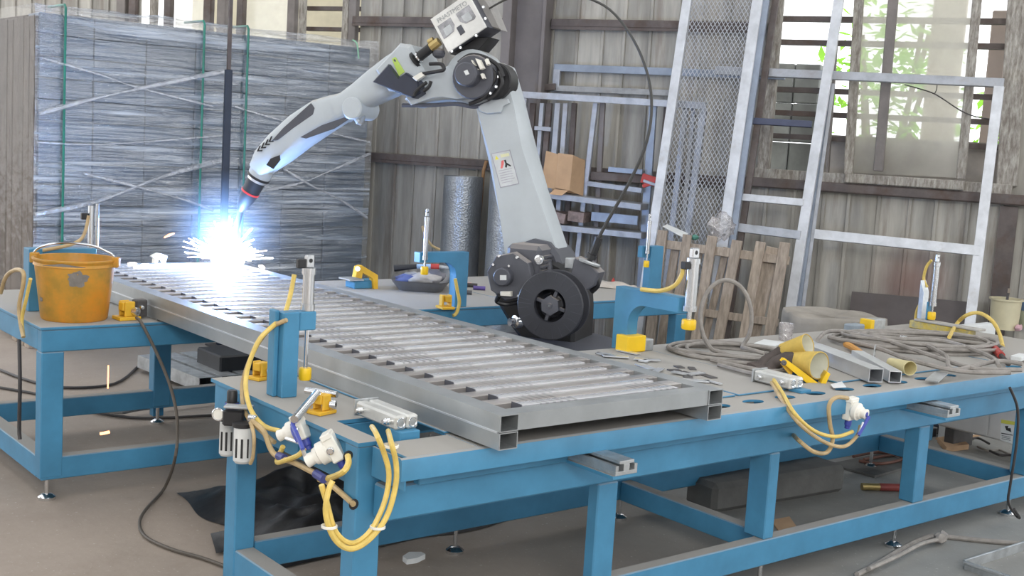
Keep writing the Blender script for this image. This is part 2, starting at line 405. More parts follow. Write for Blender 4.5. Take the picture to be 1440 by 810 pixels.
GLASS = bpy.data.materials.new('dusty_window_glass'); GLASS.use_nodes = True
def node_glass(mt, col, lo, hi, sc, rough=.15, bump=0, stretch=(1, 1, 1), gloss=.12, trl=0.0, fr=(.35, .68)):
    N = mt.node_tree.nodes; L = mt.node_tree.links; N.clear()
    out = N.new('ShaderNodeOutputMaterial'); tr = N.new('ShaderNodeBsdfTransparent'); df = N.new('ShaderNodeBsdfDiffuse'); gl = N.new('ShaderNodeBsdfGlossy')
    df.inputs['Color'].default_value = (*col, 1); gl.inputs['Roughness'].default_value = rough
    tl = N.new('ShaderNodeBsdfTranslucent'); tl.inputs['Color'].default_value = (*col, 1); dm = N.new('ShaderNodeMixShader'); dm.inputs['Fac'].default_value = trl
    L.new(df.outputs[0], dm.inputs[1]); L.new(tl.outputs[0], dm.inputs[2])
    tc = N.new('ShaderNodeTexCoord'); mp = N.new('ShaderNodeMapping'); mp.inputs['Scale'].default_value = stretch
    L.new(tc.outputs['Object'], mp.inputs['Vector']); nz = N.new('ShaderNodeTexNoise'); nz.inputs['Scale'].default_value = sc; nz.inputs['Detail'].default_value = 6
    L.new(mp.outputs['Vector'], nz.inputs['Vector']); r = N.new('ShaderNodeMapRange'); r.inputs['From Min'].default_value = fr[0]; r.inputs['From Max'].default_value = fr[1]
    r.inputs['To Min'].default_value = lo; r.inputs['To Max'].default_value = hi; L.new(nz.outputs['Fac'], r.inputs['Value'])
    a = N.new('ShaderNodeMixShader'); L.new(r.outputs['Result'], a.inputs['Fac']); L.new(tr.outputs[0], a.inputs[1]); L.new(dm.outputs[0], a.inputs[2])
    b = N.new('ShaderNodeMixShader'); b.inputs['Fac'].default_value = gloss; L.new(a.outputs[0], b.inputs[1]); L.new(gl.outputs[0], b.inputs[2])
    if bump:
        bp = N.new('ShaderNodeBump'); bp.inputs['Strength'].default_value = bump; bp.inputs['Distance'].default_value = .02
        n2 = N.new('ShaderNodeTexNoise'); n2.inputs['Scale'].default_value = sc*2.1; n2.inputs['Detail'].default_value = 5; n2.inputs['Distortion'].default_value = .4
        L.new(mp.outputs['Vector'], n2.inputs['Vector']); L.new(n2.outputs['Fac'], bp.inputs['Height'])
        L.new(bp.outputs['Normal'], gl.inputs['Normal']); L.new(bp.outputs['Normal'], df.inputs['Normal'])
    L.new(b.outputs[0], out.inputs['Surface'])
node_glass(GLASS, (.88, .86, .78), .34, .6, 2, trl=.8, gloss=.04)

def wmember(mb, x0, y0, x1, y1, wpx, off=.05, th=.06, ch=.006):   # a bar in a plane parallel to the wall, from image point to image point
    p0 = Pw(x0, y0, off); p1 = Pw(x1, y1, off); d = (p0-CAM).dot(FWD)
    return mb.bar(p0, p1, wpx*d/FPX, th, WN, ch)
def up(x0, y0, x1, y1, ztop=3.65, off=.05):                # extend an upright beyond the top of the picture
    p0 = Pw(x0, y0, off); p1 = Pw(x1, y1, off); t = (ztop-p0.z)/(p1.z-p0.z); return p0, p0+(p1-p0)*t
# ---- the rest of the shed: roof sheets with open skylight strips, side and front walls with bay openings
ROOFM = mat('dark_roof_sheet', (.16, .15, .14), .8)
ce = bpy.data.objects.new('ceiling', None); C.objects.link(ce); ce.location = (2, 2, 4.6); BASE['ceiling'] = V((2, 2, 4.6)); ce['kind'] = 'structure'
x = -8.0
while x < 9:
    s_e = (x+.6-WA.x)/WD.x; ymax = min(11, WA.y+(x-.2-WA.x)*WD.y/WD.x+.3); 
    if ymax > -6.5: MB().box(x, x+1.25, -7, ymax, 4.6, 4.65).build('roof_sheet', ROOFM, ce)
    x += 2.15
for x in (-8.0, -3.2, 3.8, 9.2): struct(MB().box(x, x+2.2, -7.05, -6.95, 0, 4.6).build('wall_front', ROOFM, loc=(x, -7, 0)))
struct(MB().box(-8.0, 11.4, -7.05, -6.95, 3.6, 4.598).build('wall_front', ROOFM, loc=(0, -7, 3.6)))
for y in (-6.9, -1.2, 4.5): struct(MB().box(-8.05, -7.95, y, y+3.4, 0, 4.598).build('wall_left', ROOFM, loc=(-8, y, 0)))
# ---- right window
win = bpy.data.objects.new('window_2', None); C.objects.link(win); win.location = W(2.2, SILL); BASE['window_2'] = W(2.2, SILL); win['kind'] = 'structure'
def upright(par, nm, xb, yb, xt, yt, wm, m_, off=.05, th=.07, ztop=3.65):
    a, b = up(xb, yb, xt, yt, ztop, off); return MB().bar(a, b, wm, th, WN, .006).build(nm, m_, par)
upright(win, 'jamb', 1073, 246, 1093, 2, .085, OLDWOOD, .03)
upright(win, 'jamb', 1416, 262, 1432, 2, .13, OLDWOOD, .03)
mb = MB(); wbox(mb, WINR[0]-.04, WINR[1]+.06, SILL-.03, SILL+.045, -.05, .07, .006); mb.build('sill_board', OLDWOOD, win)
sash = MB(); a, b = up(1193, 245, 1208, 2, 3.6, .09); sash.bar(a, b, .062, .045, WN, .005)
a, b = up(1351, 252, 1374, 2, 3.6, .09); sash.bar(a, b, .058, .045, WN, .005)
wmember(sash, 1188, 250, 1356, 261, 13, .09, .045); sash.build('sash_frame', OLDWOOD, win)
upright(win, 'mullion', 1235, 241, 1256, 2, .066, SASH, .115, .03)
upright(win, 'mullion', 1163, 250, 1180, 2, .02, SASH, -.02, .05)
pa, pb, pc, pd = Pw(1200, 243, .088), Pw(1346, 250, .088), up(1346, 250, 1367, 2, 3.6, .088)[1], up(1200, 243, 1214, 2, 3.6, .088)[1]
MB().prism([pa, pb, pc, pd], WN*-.005).build('pane', GLASS, win)
for y in (-40, -7, 27, 60, 127, 160, 193):
    z_ = ws(1130, y, -.1)[1]; mb = MB(); wbox(mb, WINR[0]-.05, WINR[1]+.05, z_-.018, z_+.018, -.14, -.06); mb.build('louvre_bar', RUSTST, win)
mb = MB(); wbox(mb, ws(1160, 192, -.2)[0], WINR[1]+.3, 0, ws(1300, 192, -.12)[1]-.02, -.24, -.17); lowsill = struct(mb.build('wall_outside', mat('outside_cement', (.40, .37, .34), .85)))
# ---- left window
win = bpy.data.objects.new('window_1', None); C.objects.link(win); win.location = W(-3, 1.95); BASE['window_1'] = W(-3, 1.95); win['kind'] = 'structure'
for xb, wpx, m_ in ((497, 12, SASH), (487, 10, OLDWOOD), (425, 8, OLDWOOD), (411, 13, SASH), (339, 11, RUSTST), (313, 15, SASH), (293, 13, RUSTST), (237, 12, RUSTST), (216, 9, OLDWOOD), (188, 13, RUSTST), (172, 16, SASH)):
    p = Pw(xb, 40, .03); wm = wpx*(p-CAM).dot(FWD)/FPX
    MB().bar(V((p.x, p.y, 1.9)), V((p.x, p.y, 3.65)), wm, .06, WN, .005).build('post', m_, win)
mb = MB(); wbox(mb, WINL[0]-.1, WINL[1]+.1, 1.86, 1.95, -.03, .09, .005); mb.build('sill_board', SASH, win)
for y in (-22, 12, 41):
    z_ = ws(460, y, -.06)[1]; mb = MB(); wbox(mb, ws(425, y)[0], WINL[1]+.05, z_-.016, z_+.016, -.10, -.04); mb.build('louvre_bar', RUSTST, win)
a, b = ws(345, 20, -.03)[0], ws(405, 20, -.03)[0]
mb = MB(); wbox(mb, a, b, 1.95, 3.6, -.034, -.03); mb.build('pane', GLASS, win)
a, b = ws(247, 20, -.03)[0], ws(288, 20, -.03)[0]
mb = MB(); wbox(mb, a, b, 1.95, 3.6, -.034, -.03); mb.build('pane', GLASS, win)
# ---- outside
OUTW = mat('cream_render', (.72, .66, .50), .8, var=.05)
mb = MB(); wbox(mb, -5.6, -2.6, 0, 4, -2.2, -2.0); struct(mb.build('wall_outside', OUTW))
p = Pw(1120, 95, -.3)
bl = T('block_stack', 'grey concrete block stack seen outside through the louvred window', 'blocks', V((p.x, p.y, 0)))
s0, s1 = ws(1083, 150, -.3)[0], ws(1148, 150, -.3)[0]; zt_ = ws(1120, 88, -.3)[1]; CONCB = mat('grey_block', (.34, .36, .355), .8, randobj=.15)
n_ = 8
for i in range(n_):
    for j in range(2):
        mb = MB(); h = zt_/n_; a = s0+(s1-s0)*(0 if j == 0 else .45); b = s0+(s1-s0)*(.44 if j == 0 else 1)
        wbox(mb, a+.004, b, i*h, (i+1)*h-.006, -.48, -.32-.02*random.random(), .008); mb.build('block', CONCB, bl)
for x0, x1, ytop, nm, lb in ((1303, 1350, -200, (.70, .64, .50), 'cream plastered pillar outside behind the dusty pane'), (1387, 1412, 14, (.52, .44, .40), 'pinkish plastered post outside beside the right jamb')):
    a = ws(x0, 100, -.5)[0]; b = ws(x1, 100, -.5)[0]; zt_ = min(4.0, ws((x0+x1)/2, ytop, -.5)[1])
    mb = MB(); wbox(mb, a, b, 0, zt_, -.62, -.5, .01); wbox(mb, a-.02, b+.02, 0, .2, -.64, -.48); one('plaster_pillar' if ytop < 0 else 'plaster_post', mb, mat('plaster_%d' % x0, nm, .85, var=.05), lb, 'pillar')
LEAF = bpy.data.materials.new('leaf_green'); LEAF.use_nodes = True
N = LEAF.node_tree.nodes; L = LEAF.node_tree.links; N.clear(); o_ = N.new('ShaderNodeOutputMaterial'); d_ = N.new('ShaderNodeBsdfDiffuse'); t_ = N.new('ShaderNodeBsdfTranslucent'); x_ = N.new('ShaderNodeMixShader')
d_.inputs['Color'].default_value = (.33, .62, .10, 1); t_.inputs['Color'].default_value = (.45, .85, .12, 1); x_.inputs['Fac'].default_value = .5
L.new(d_.outputs[0], x_.inputs[1]); L.new(t_.outputs[0], x_.inputs[2]); L.new(x_.outputs[0], o_.inputs['Surface'])
BARK = mat('bark', (.20, .14, .10), .9, var=.2)
def bush(label, c, rad, nl, sz, sparse=1):
    t = T('bush', label, 'bush', V((c.x, c.y, 0)), 'bushes outside the windows'); fol = MB()
    for i in range(nl):
        d = V((random.gauss(0, 1), random.gauss(0, 1), random.gauss(0, 1))).normalized()*rad*random.random()**.5
        q = c+V((d.x, d.y, d.z*1.25)); a = V((random.gauss(0, 1), random.gauss(0, 1), random.gauss(0, .6))).normalized(); _, u, sd = frame(a, (.2, .1, 1)); l = sz*random.uniform(.6, 1.3)
        fol.add([q-a*l, q+sd*l*.42, q+a*l, q-sd*l*.42], [(0, 1, 2, 3)])
    f = fol.build('leaves', LEAF, t, smooth=False); f['kind'] = 'stuff'
    for i in range(5):
        e = c+V((random.uniform(-.5, .5)*rad, random.uniform(-.5, .5)*rad, rad*random.uniform(.1, .8)))
        MB().tube([V((c.x, c.y, 0)), (V((c.x, c.y, c.z*.4))+e*0+V((random.uniform(-.1, .1), random.uniform(-.1, .1), 0))), e], .022, 6).build('stem', BARK, t)
bush('leafy green bush outside the left part of the louvred window', W(1.75, 2.35, -2.3), .62, 520, .075)
bush('sparser green bush outside behind the dusty pane', W(2.6, 1.6, -2.6), .6, 420, .075)
bush('small green bush outside the top left window', W(-2.2, 2.2, -2.8), .6, 260, .07)
bush('low green bush outside near the louvres', W(2.0, 1.55, -1.3), .38, 300, .06)
# ================================================================== far welding table
zt = .735
def table_leg(par, x0, x1, y0, y1, z0, z1): return MB().box(x0, x1, y0, y1, z0, z1, .004).build('leg', BLUE, par)
def foot(par, x, y, z0=.02):
    MB().lathe((x, y, 0), (0, 0, 1), [(0, 0), (.036, 0), (.036, .012), (.02, .024), (.009, .026), (.009, z0+.03), (0, z0+.03)], 16).build('levelling_foot', CHROME, par)
FX0, FX1, FY0, FY1 = 1.55, 5.38, 4.94, 6.06
far = T('welding_table', 'blue steel welding table at the back holding the orange bucket', 'table', ((FX0+FX1)/2, 5.5, 0))
def plate(x0, x1, y0, y1, z1, t=.012, m_=DUSTTOP): return MB().box(x0, x1, y0, y1, z1-t, z1, .002).build('top_plate', BLUE, far)
for a, b in ((FX0, 2.80), (2.806, 4.1), (4.106, FX1)):
    MB().box(a, b, FY0+.001, FY1, zt-.012, zt, .002).build('top_plate', BLUE, far)
for y0, y1 in ((FY0+.006, FY0+.066), (FY1-.07, FY1-.01)): MB().box(FX0+.006, FX1-.006, y0, y1, zt-.105, zt-.0125, .004).build('rail', BLUE, far)
for x0 in (FX0+.007, 2.42, 3.5, FX1-.077): MB().box(x0, x0+.07, FY0+.066, FY1-.07, zt-.104, zt-.013, .004).build('cross_rail', BLUE, far)
for x0 in (FX0+.006, 3.5, FX1-.10): 
    table_leg(far, x0, x0+.092, FY0+.006, FY0+.076, .10, zt-.1055); foot(far, x0+.04, FY0+.04, .1)
for x0 in (FX0+.006, 2.46, 3.6, FX1-.10):
    table_leg(far, x0, x0+.092, FY1-.08, FY1-.01, .10, zt-.1055); foot(far, x0+.04, FY1-.04, .1)
for y0, y1 in ((FY0+.008, FY0+.066), (FY1-.07, FY1-.012)): MB().box(FX0+.01, FX1-.01, y0, y1, .09, .185, .004).build('lower_rail', BLUE, far)
for x0 in (FX0+.008, FX1-.08): MB().box(x0, x0+.07, FY0+.066, FY1-.07, .091, .184, .004).build('lower_rail', BLUE, far)

# ================================================================== near welding table
NX0, NX1, NY0, NY1 = 1.76, 5.95, 2.75, 3.70
near = T('welding_table', 'long blue steel welding table in the foreground with hoses and clutter', 'table', ((NX0+NX1)/2, 3.2, 0))
MB().box(NX0+.05, NX1, NY0, NY0+.06, .515, .618, .006).build('rail', BLUE, near)
MB().box(NX0+.05, NX1, NY1-.07, NY1-.01, .60, .718, .006).build('rail', BLUE, near)
# jig channel along the front: face, rounded lip, holed top strip
ch_ = MB()
prof = [(0, .672), (0, .722), (.004, .731), (.012, .735)]
ch_.prism([(1.775, 2.62+a, b) for a, b in prof]+[(1.775, 2.632, .727), (1.775, 2.628, .72), (1.775, 2.628, .672)], (NX1-1.775, 0, 0)); ch_.build('jig_channel', BLUE, near)
MB().box(1.90, NX1-.02, 2.715, 2.745, .62, .668, .003).build('packing_rail', BLUE, near)
MB().box(1.801, NX1-.01, 2.629, 2.80, .669, .678, .001).build('channel_web', BLUEIN, near)
def holed(x0, x1, y0, y1, z, pitch, r, first):            # strip with a row of round holes and a visible thickness
    mb = MB(); n = 24; cy_ = y0+.085; t = .008
    xs = []; x = first
    while x+pitch/2 < x1: xs.append(x); x += pitch
    edges = [x0]+[x_+pitch/2 for x_ in xs[:-1]]+[x1]
    for i, cx in enumerate(xs):
        a, b = edges[i], edges[i+1]; k = len(mb.v); vs = []; fs = []
        an_ = [2*math.pi*(q+.5)/n for q in range(n)]+[math.atan2(v_-cy_, u_-cx) % (2*math.pi) for u_ in (a, b) for v_ in (y0, y1)]
        an_.sort(); m_ = len(an_)
        for an in an_:
            c_, s_ = math.cos(an), math.sin(an)
            hx = (b-cx) if c_ > 0 else (cx-a); hy = (y1-cy_) if s_ > 0 else (cy_-y0)
            tt = min(hx/max(abs(c_), 1e-6), hy/max(abs(s_), 1e-6))
            vs += [V((cx+c_*tt, cy_+s_*tt, z)), V((cx+c_*r*1.5, cy_+s_*r*.9, z)), V((cx+c_*r*1.5, cy_+s_*r*.9, z-t))]
        for q in range(m_): j = (q+1) % m_; fs += [(q*3, j*3, j*3+1, q*3+1), (q*3+1, j*3+1, j*3+2, q*3+2)]
        mb.add(vs, fs)
    return mb
hs = holed(3.06, NX1, 2.632, 2.86, .735, .178, .032, 3.15)
hs.build('holed_strip', BLUE, near)
MB().box(2.045, 3.059, 2.632, 2.86, .727, .735, .001).build('plain_strip', BLUE, near); MB().box(1.80, 2.044, 2.632, 2.79, .727, .735, .001).build('plain_strip', BLUE, near)
MB().box(1.794, 1.80, 2.632, 2.80, .64, .7265, .001).build('channel_end', BLUE, near); MB().lathe((1.7938, 2.72, .69), (-1, 0, 0), [(0, 0), (.014, 0), (0, .0008)], 16).build('bolt_hole', BLACKP, near)
# upper dusty plates
for a, b in ((2.04, 3.33), (3.345, 3.70), (3.93, 5.10), (5.115, NX1)):
    MB().box(a, b, 2.80 if a != 3.345 else 2.80, NY1, .736, .743, .002).build('top_plate', BLUE, near)
MB().box(3.70, 3.93, 3.02, NY1, .736, .743, .002).build('top_plate', BLUE, near)
# left end: strip plate, end apron, legs
mb = MB(); mb.prism([(1.757, 2.815, .735), (1.835, 2.815, .735), (1.835, 3.07, .735), (2.06, 3.07, .735), (2.06, 3.78, .735), (1.757, 3.78, .735)], (0, 0, -.012)); mb.build('end_plate', BLUE, near)
MB().box(1.768, 1.778, 2.90, 3.77, .60, .7225, .002).build('end_apron', BLUE, near)
for y in (3.52, 3.17): MB().box(1.763, 1.768, y, y+.008, .60, .722).build('stiffener', BLUE, near)
MB().box(1.835, 1.843, 2.83, 3.06, .63, .722, .001).build('pocket_side', BLUEIN, near)
MB().box(1.845, 2.05, 3.06, 3.068, .63, .722, .001).build('pocket_side', BLUEIN, near)
MB().box(1.76, 1.846, 2.82, 2.892, .02, .7225, .004).build('leg', BLUE, near)
MB().box(1.765, 1.84, 3.58, 3.66, .02, .7225, .004).build('leg', BLUE, near)
for x0, x1, y1 in ((2.635, 2.725, .05), (3.50, 3.555, .10), (4.47, 4.545, .075), (5.385, 5.46, .08)):
    MB().box(x0, x1, NY0+.002, NY0+y1, .1855, .5145, .004).build('leg', BLUE, near)
for x0 in (2.68, 3.56, 4.52, 5.40):
    MB().box(x0, x0+.085, NY1-.085, NY1-.012, .10, .6, .004).build('leg', BLUE, near)
MB().box(1.85, NX1, NY0, NY0+.055, .085, .185, .004).build('lower_rail', BLUE, near)
MB().box(1.845, NX1, NY1-.115, NY1-.058, .10, .20, .004).build('lower_rail', BLUE, near)
MB().box(1.767, 1.838, 2.893, 3.579, .085, .185, .004).build('lower_rail', BLUE, near)
for x0 in (3.56, 5.44): MB().box(x0, x0+.06, NY0+.056, NY1-.116, .10, .184, .004).build('cross_rail', BLUE, near)
for x0 in (2.68, 3.55, 4.50): MB().box(x0, x0+.06, NY0+.061, NY1-.071, .53, .615, .004).build('cross_rail', BLUE, near)
MB().box(1.88, 3.0, 3.3, 3.36, .60, .66, .004).build('cross_rail', BLUE, near)
for x_, y_ in ((1.80, 2.85), (1.80, 3.62), (2.68, 2.78), (3.53, 2.78), (4.40, 2.78), (5.32, 2.78), (2.72, 3.62), (3.60, 3.62), (4.56, 3.62), (5.44, 3.62)): foot(near, x_, y_, .09)
# hoses run through these holes in the front leg
for p_, ax in ((Py(489, 641, 2.8195), (0, -1, 0)), (Py(497, 709, 2.8195), (0, -1, 0))): MB().lathe(V(p_), ax, [(0, 0), (.013, 0), (.016, .002), (.011, .003), (0, .003)], 14).build('grommet', BLACKP, near)

# aluminium profile stubs that stick out of the front rail
def stub(label, x, y0, y1, z):
    t = T('profile_rail', label, 'rail', (x, y0, z), 'slotted rails under the near table'); mb = MB()
    for a, b, c, d in ((-.045, .045, 0, .012), (-.045, -.033, .012, .03), (.033, .045, .012, .03), (-.012, .012, .012, .034), (-.03, .03, .034, .044)):
        mb.box(x+a, x+b, y0, y1, z+c, z+d, .001)
    mb.build('extrusion', GALV, t); MB().box(x-.05, x+.05, y0+.004, y1, z-.012, z-.0005, .001).build('blue_base', BLUE, t)
p = Py(885, 655, 2.53); stub('slotted steel rail end jutting out above the middle front leg', p.x-.04, 2.50, 3.1, .630)
p = Py(1335, 575, 2.57); stub('slotted steel rail end jutting out near the right front leg', p.x-.03, 2.53, 3.1, .622)

# ================================================================== the welded steel frame lying across both tables
PX0, PX1, PY0, PY1 = 2.048, 2.968, 2.549, 6.15; TW = .066; ZB = .7435
panel = T('steel_frame_panel', 'long slatted galvanised steel frame being welded across both blue tables', 'panel', (2.53, 4.4, ZB))
H = .05
for k, z in enumerate((ZB+H/2, ZB+1.5*H+.001)):
    for x in (PX0+TW/2, PX1-TW/2): MB().pipe((x, PY0, z), (x, PY1, z), TW, H-.001, .003).build('side_tube', PANELST, panel)
for y in (PY0+.034, PY1-.034): MB().pipe((PX0+TW+.0006, y, ZB+1.5*H+.001), (PX1-TW-.0006, y, ZB+1.5*H+.001), .06, H-.001, .003).build('end_tube', PANELST, panel)
for y in (PY0+.42, PY1-.5): MB().pipe((PX0+TW+.0006, y, ZB+.5*H), (PX1-TW-.0006, y, ZB+.5*H), .06, H-.001, .003).build('cross_tube', PANELST, panel)
MB().box(PX0+TW+.001, PX1-TW-.001, PY0+.075, PY1-.075, ZB+.044, ZB+.048).build('notch_shade', DARKGAP, panel)  # dark sheet added to give the notches their deep shade
ZT = ZB+2*H; y = 2.646; PIT = .1122
def slat(name, x0, x1, y0, y1, z0, z1, tl=0):           # flat bar, its top pitched a little one way or the other
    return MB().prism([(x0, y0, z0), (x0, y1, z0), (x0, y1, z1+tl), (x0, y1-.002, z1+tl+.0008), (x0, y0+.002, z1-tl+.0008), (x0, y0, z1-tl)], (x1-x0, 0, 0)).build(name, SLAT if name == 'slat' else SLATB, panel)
for x in (PX0-.0012, PX1+.0012): MB().box(x-.0012, x+.0012, PY0+.01, PY1-.01, ZB+H-.0025, ZB+H+.003).build('weld_seam', ALU, panel)
yy = y; fa = fb = None; i = 0
while yy < PY1-.12:
    if fa is None:
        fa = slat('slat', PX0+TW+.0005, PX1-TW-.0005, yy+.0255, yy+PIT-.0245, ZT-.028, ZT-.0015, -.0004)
        fb = slat('raised_slat', PX0+TW+.07, PX1-TW-.07, yy-.024, yy+.0245, ZT-.024, ZT+.0008, -.0010); fn = MB().box(PX0+TW+.0675, PX0+TW+.0697, yy-.022, yy+.0235, ZT-.03, ZT+.004).build('slat_lip', RDARK, fb)  # lip coloured dark to stand for the shadow at the slat end
    else:
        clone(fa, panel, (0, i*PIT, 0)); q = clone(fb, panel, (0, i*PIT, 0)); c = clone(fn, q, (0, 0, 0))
    i += 1; yy += PIT
for x in (PX0+.01, PX1-.06): MB().box(x, x+.05, FY0+.05, FY1-.1, zt, ZB-.0002, .001).build('packing_strip', GALV, far)
# ================================================================== the welding robot
RB = V((3.80, 4.25, 0)); WELD = Pz(320, 374, .85); RD = V((WELD.x-RB.x, WELD.y-RB.y, 0)).normalized(); RN = V((RD.y, -RD.x, 0))
if RN.dot(FH) < 0: RN = -RN                                # points away from the camera side
def R(x, y, off=0): return Pp(x, y, RB-RN*off, RN)         # off: how far in front of the arm's own plane
def rp(mb, pts, off, th, ch=0): return mb.prism([R(x, y, off) for x, y in pts], RN*th, ch)
def px2m(n, x, y, off=0): return n*(R(x, y, off)-CAM).dot(FWD)/FPX
rob = T('welding_robot', 'light grey and black welding robot arm reaching over to the arc', 'robot', RB)
MB().cbox((3.78, 4.25, .33), (.44, .44, .66), 0, .01).build('pedestal', DSTEEL, rob)
MB().cbox((3.74, 4.17, .675), (.52, .56, .03), 0, .004).build('base_plate', RDARK, rob)
rp(MB(), [(692, 405), (700, 430), (719, 462), (738, 486), (806, 486), (808, 440), (806, 398), (796, 376), (770, 362), (720, 372)], .15, .32, .02).build('turret', BLACKP, rob)
rp(MB(), [(706, 392), (708, 366), (724, 345), (748, 336), (770, 341), (784, 358), (795, 388), (760, 420), (720, 415)], .135, .26, .02).build('shoulder_housing', RDARK, rob)
rp(MB(), [(664, 138), (674, 100), (694, 86), (708, 92), (722, 138), (739, 205), (757, 270), (775, 325), (794, 384), (712, 380), (703, 318), (684, 222)], .085, .17, .022).build('lower_arm', RGREY, rob)
MB().lathe(R(746, 380, .14), -RN, [(0, 0), (.115, 0), (.115, .03), (.10, .04), (0, .04)], 28).build('shoulder_joint', RDARK, rob)
# shoulder motor with its octagonal front plate
c = R(716, 389, .33)
mt_ = MB().lathe(c, RN, [(0, 0), (.108, 0), (.114, .008), (.114, .05), (0, .05)], 8, (.38, .1, 1)).build('shoulder_motor', CHARC, rob)
c2 = R(742, 372, .20); u_ = V((0, 0, 1)); fb_ = MB()
fb_.obox(c2+u_*.01+RN*.03, RD*.085, RN*.10, u_*.085, .02)
for k in range(6): fb_.obox(c2-RD*.088+u_*(.045-k*.022)+RN*.02, RD*.008, RN*.08, u_*.005)
fb_.build('motor_fins', CHARC, rob)
MB().lathe(R(705, 390, .38), RN, [(0, 0), (.036, 0), (.042, .006), (.042, .075), (0, .075)], 24).build('encoder_cap', RDARK, rob)
rp(MB(), [(703, 387), (712, 387), (712, 394), (703, 394)], .382, .002).build('white_label', PAPER, rob)
rp(MB(), [(703, 410), (718, 410), (718, 417), (703, 416)], .36, .03, .004).build('connector', WHITEPL, rob)
MB().tube([R(702, 415, .36), R(699, 424, .34), R(712, 428, .33), R(728, 425, .28)], .011, 8).build('motor_cable', BLACKP, rob)
MB().lathe(R(731, 452, .26), -RN+RD*.6, [(0, 0), (.03, 0), (.03, .03), (.018, .035), (.018, .06), (0, .06)], 18).build('chrome_fitting', CHROME, rob)
MB().lathe(R(759, 365, .27), -RN, [(0, 0), (.022, 0), (.022, .012), (.013, .013), (.013, .022), (0, .022)], 16).build('bolt', CHROME, rob)
for x, y in ((702, 360), (727, 362), (716, 374), (729, 416), (694, 372)): MB().lathe(R(x, y, .335), -RN, [(0, 0), (.008, 0), (.006, .006), (0, .006)], 8).build('bolt', CHROME, rob)
# wire spool on the robot's flank
sp_c = R(773, 430, .40); sp = MB().lathe(sp_c, RN, [(.075, 0), (.151, 0), (.155, .003), (.155, .009), (.151, .012), (.100, .014)], 48).build('wire_spool', SPOOLM, rob)
MB().lathe(sp_c, RN, [(.073, .001), (.073, .012), (.100, .0125), (.100, .098), (.055, .098), (.055, .02)], 40).build('spool_drum', RDARK, sp)
MB().lathe(sp_c, RN, [(.06, .098), (.151, .098), (.155, .101), (.155, .107), (.151, .11), (.06, .11)], 48).build('rear_flange', SPOOLM, sp)
MB().lathe(sp_c, RN, [(.100, .016), (.125, .018), (.125, .096), (.100, .096)], 40).build('welding_wire', mat('coppery_wire', (.12, .10, .09), .5, .3), sp)
MB().lathe(sp_c-RN*.006, RN, [(0, 0), (.012, 0), (.014, .004), (.045, .006), (.045, .03), (.03, .04), (.03, .2), (0, .2)], 6, (.3, .3, 1)).build('spool_nut', CHARC, sp)
MB().lathe(sp_c-RN*.0062, -RN, [(0, 0), (.006, 0), (.004, .004), (0, .004)], 10).build('hub_screw', CHROME, sp)
for k in range(4):
    a = k*math.pi/2+.3; e = RD*math.cos(a)+V((0, 0, math.sin(a))); MB().bar(sp_c+RN*.03+e*.04, sp_c+RN*.03+e*.074, .016, .02, RN, .002).build('spoke', CHARC, sp)
for k in range(40):
    a = k*math.pi/20; e = RD*math.cos(a)+V((0, 0, math.sin(a)))
    if k == 0: fl_ = MB().bar(sp_c-RN*.0008+e*.085, sp_c-RN*.0008+e*.145, .0016, .0012, RN).build('flange_rib', RDARK, sp)
    elif k % 2: MB().bar(sp_c-RN*.0008+e*.10, sp_c-RN*.0008+e*.148, .0012, .0010, RN).build('flange_rib', RDARK, sp)
# conduit bracket behind the spool
rp(MB(), [(800, 396), (808, 362), (830, 372), (842, 384), (836, 402), (822, 410)], .30, .10, .006).build('conduit_bracket', CHARC, rob)
MB().lathe(R(829, 369, .27), (.25, -.15, 1), [(0, -.008), (.05, -.008), (.052, 0), (.05, .006), (0, .006)], 24).build('bracket_plate', GALV, rob)
MB().lathe(R(824, 377, .28), (.25, -.15, -1), [(0, 0), (.012, 0), (.012, .02), (0, .02)], 8).build('bolt', CHROME, rob)
MB().cbox(R(806, 370, .20), (.07, .05, .05), .3, .004).build('grey_block', GALV, rob)
MB().tube([R(838, 385, .27), R(841, 400, .26), R(832, 410, .25)], .012, 8).build('motor_cable', BLACKP, rob)
# elbow
MB().lathe(R(676, 112, -.05), -RN, [(0, 0), (.13, 0), (.135, .02), (.135, .12), (.10, .13), (0, .13)], 28).build('elbow_joint', RGREY, rob)
MB().lathe(R(664, 108, .19), RN, [(0, 0), (.098, 0), (.104, .008), (.104, .12), (0, .12)], 24).build('elbow_motor', CHARC, rob)
MB().lathe(R(654, 104, .255), RN, [(0, 0), (.050, 0), (.056, .006), (.056, .07), (0, .07)], 24).build('encoder_cap', RDARK, rob)
rp(MB(), [(652, 100), (657, 98), (660, 104), (655, 106)], .258, .002).build('white_label', PAPER, rob)
MB().lathe(R(694, 114, .12), RN, [(0, 0), (.082, 0), (.088, .006), (.088, .10), (0, .10)], 20).build('brake_housing', BLACKP, rob)
for pts in ([(662, 84), (668, 92), (672, 98), (667, 95)], [(668, 82), (674, 84), (680, 96), (675, 98)], [(675, 104), (678, 103), (681, 110), (678, 111)], [(681, 84), (684, 82), (687, 90), (684, 92)]):
    rp(MB(), pts, .23, .03, .003).build('connector', WHITEPL, rob)
for pts in ([(645, 88), (660, 78), (680, 80), (700, 92), (708, 108)], [(690, 96), (697, 106), (692, 118), (684, 124)], [(683, 118), (686, 130), (676, 140), (660, 146)], [(702, 100), (706, 116), (698, 132), (686, 140)]):
    MB().tube([R(x, y, .17) for x, y in pts], .010, 7).build('motor_cable', BLACKP, rob)
for x, y in ((690, 131), (698, 122), (700, 108), (652, 91), (695, 100)): MB().lathe(R(x, y, .165), -RN, [(0, 0), (.008, 0), (.006, .006), (0, .006)], 8).build('bolt', CHROME, rob)
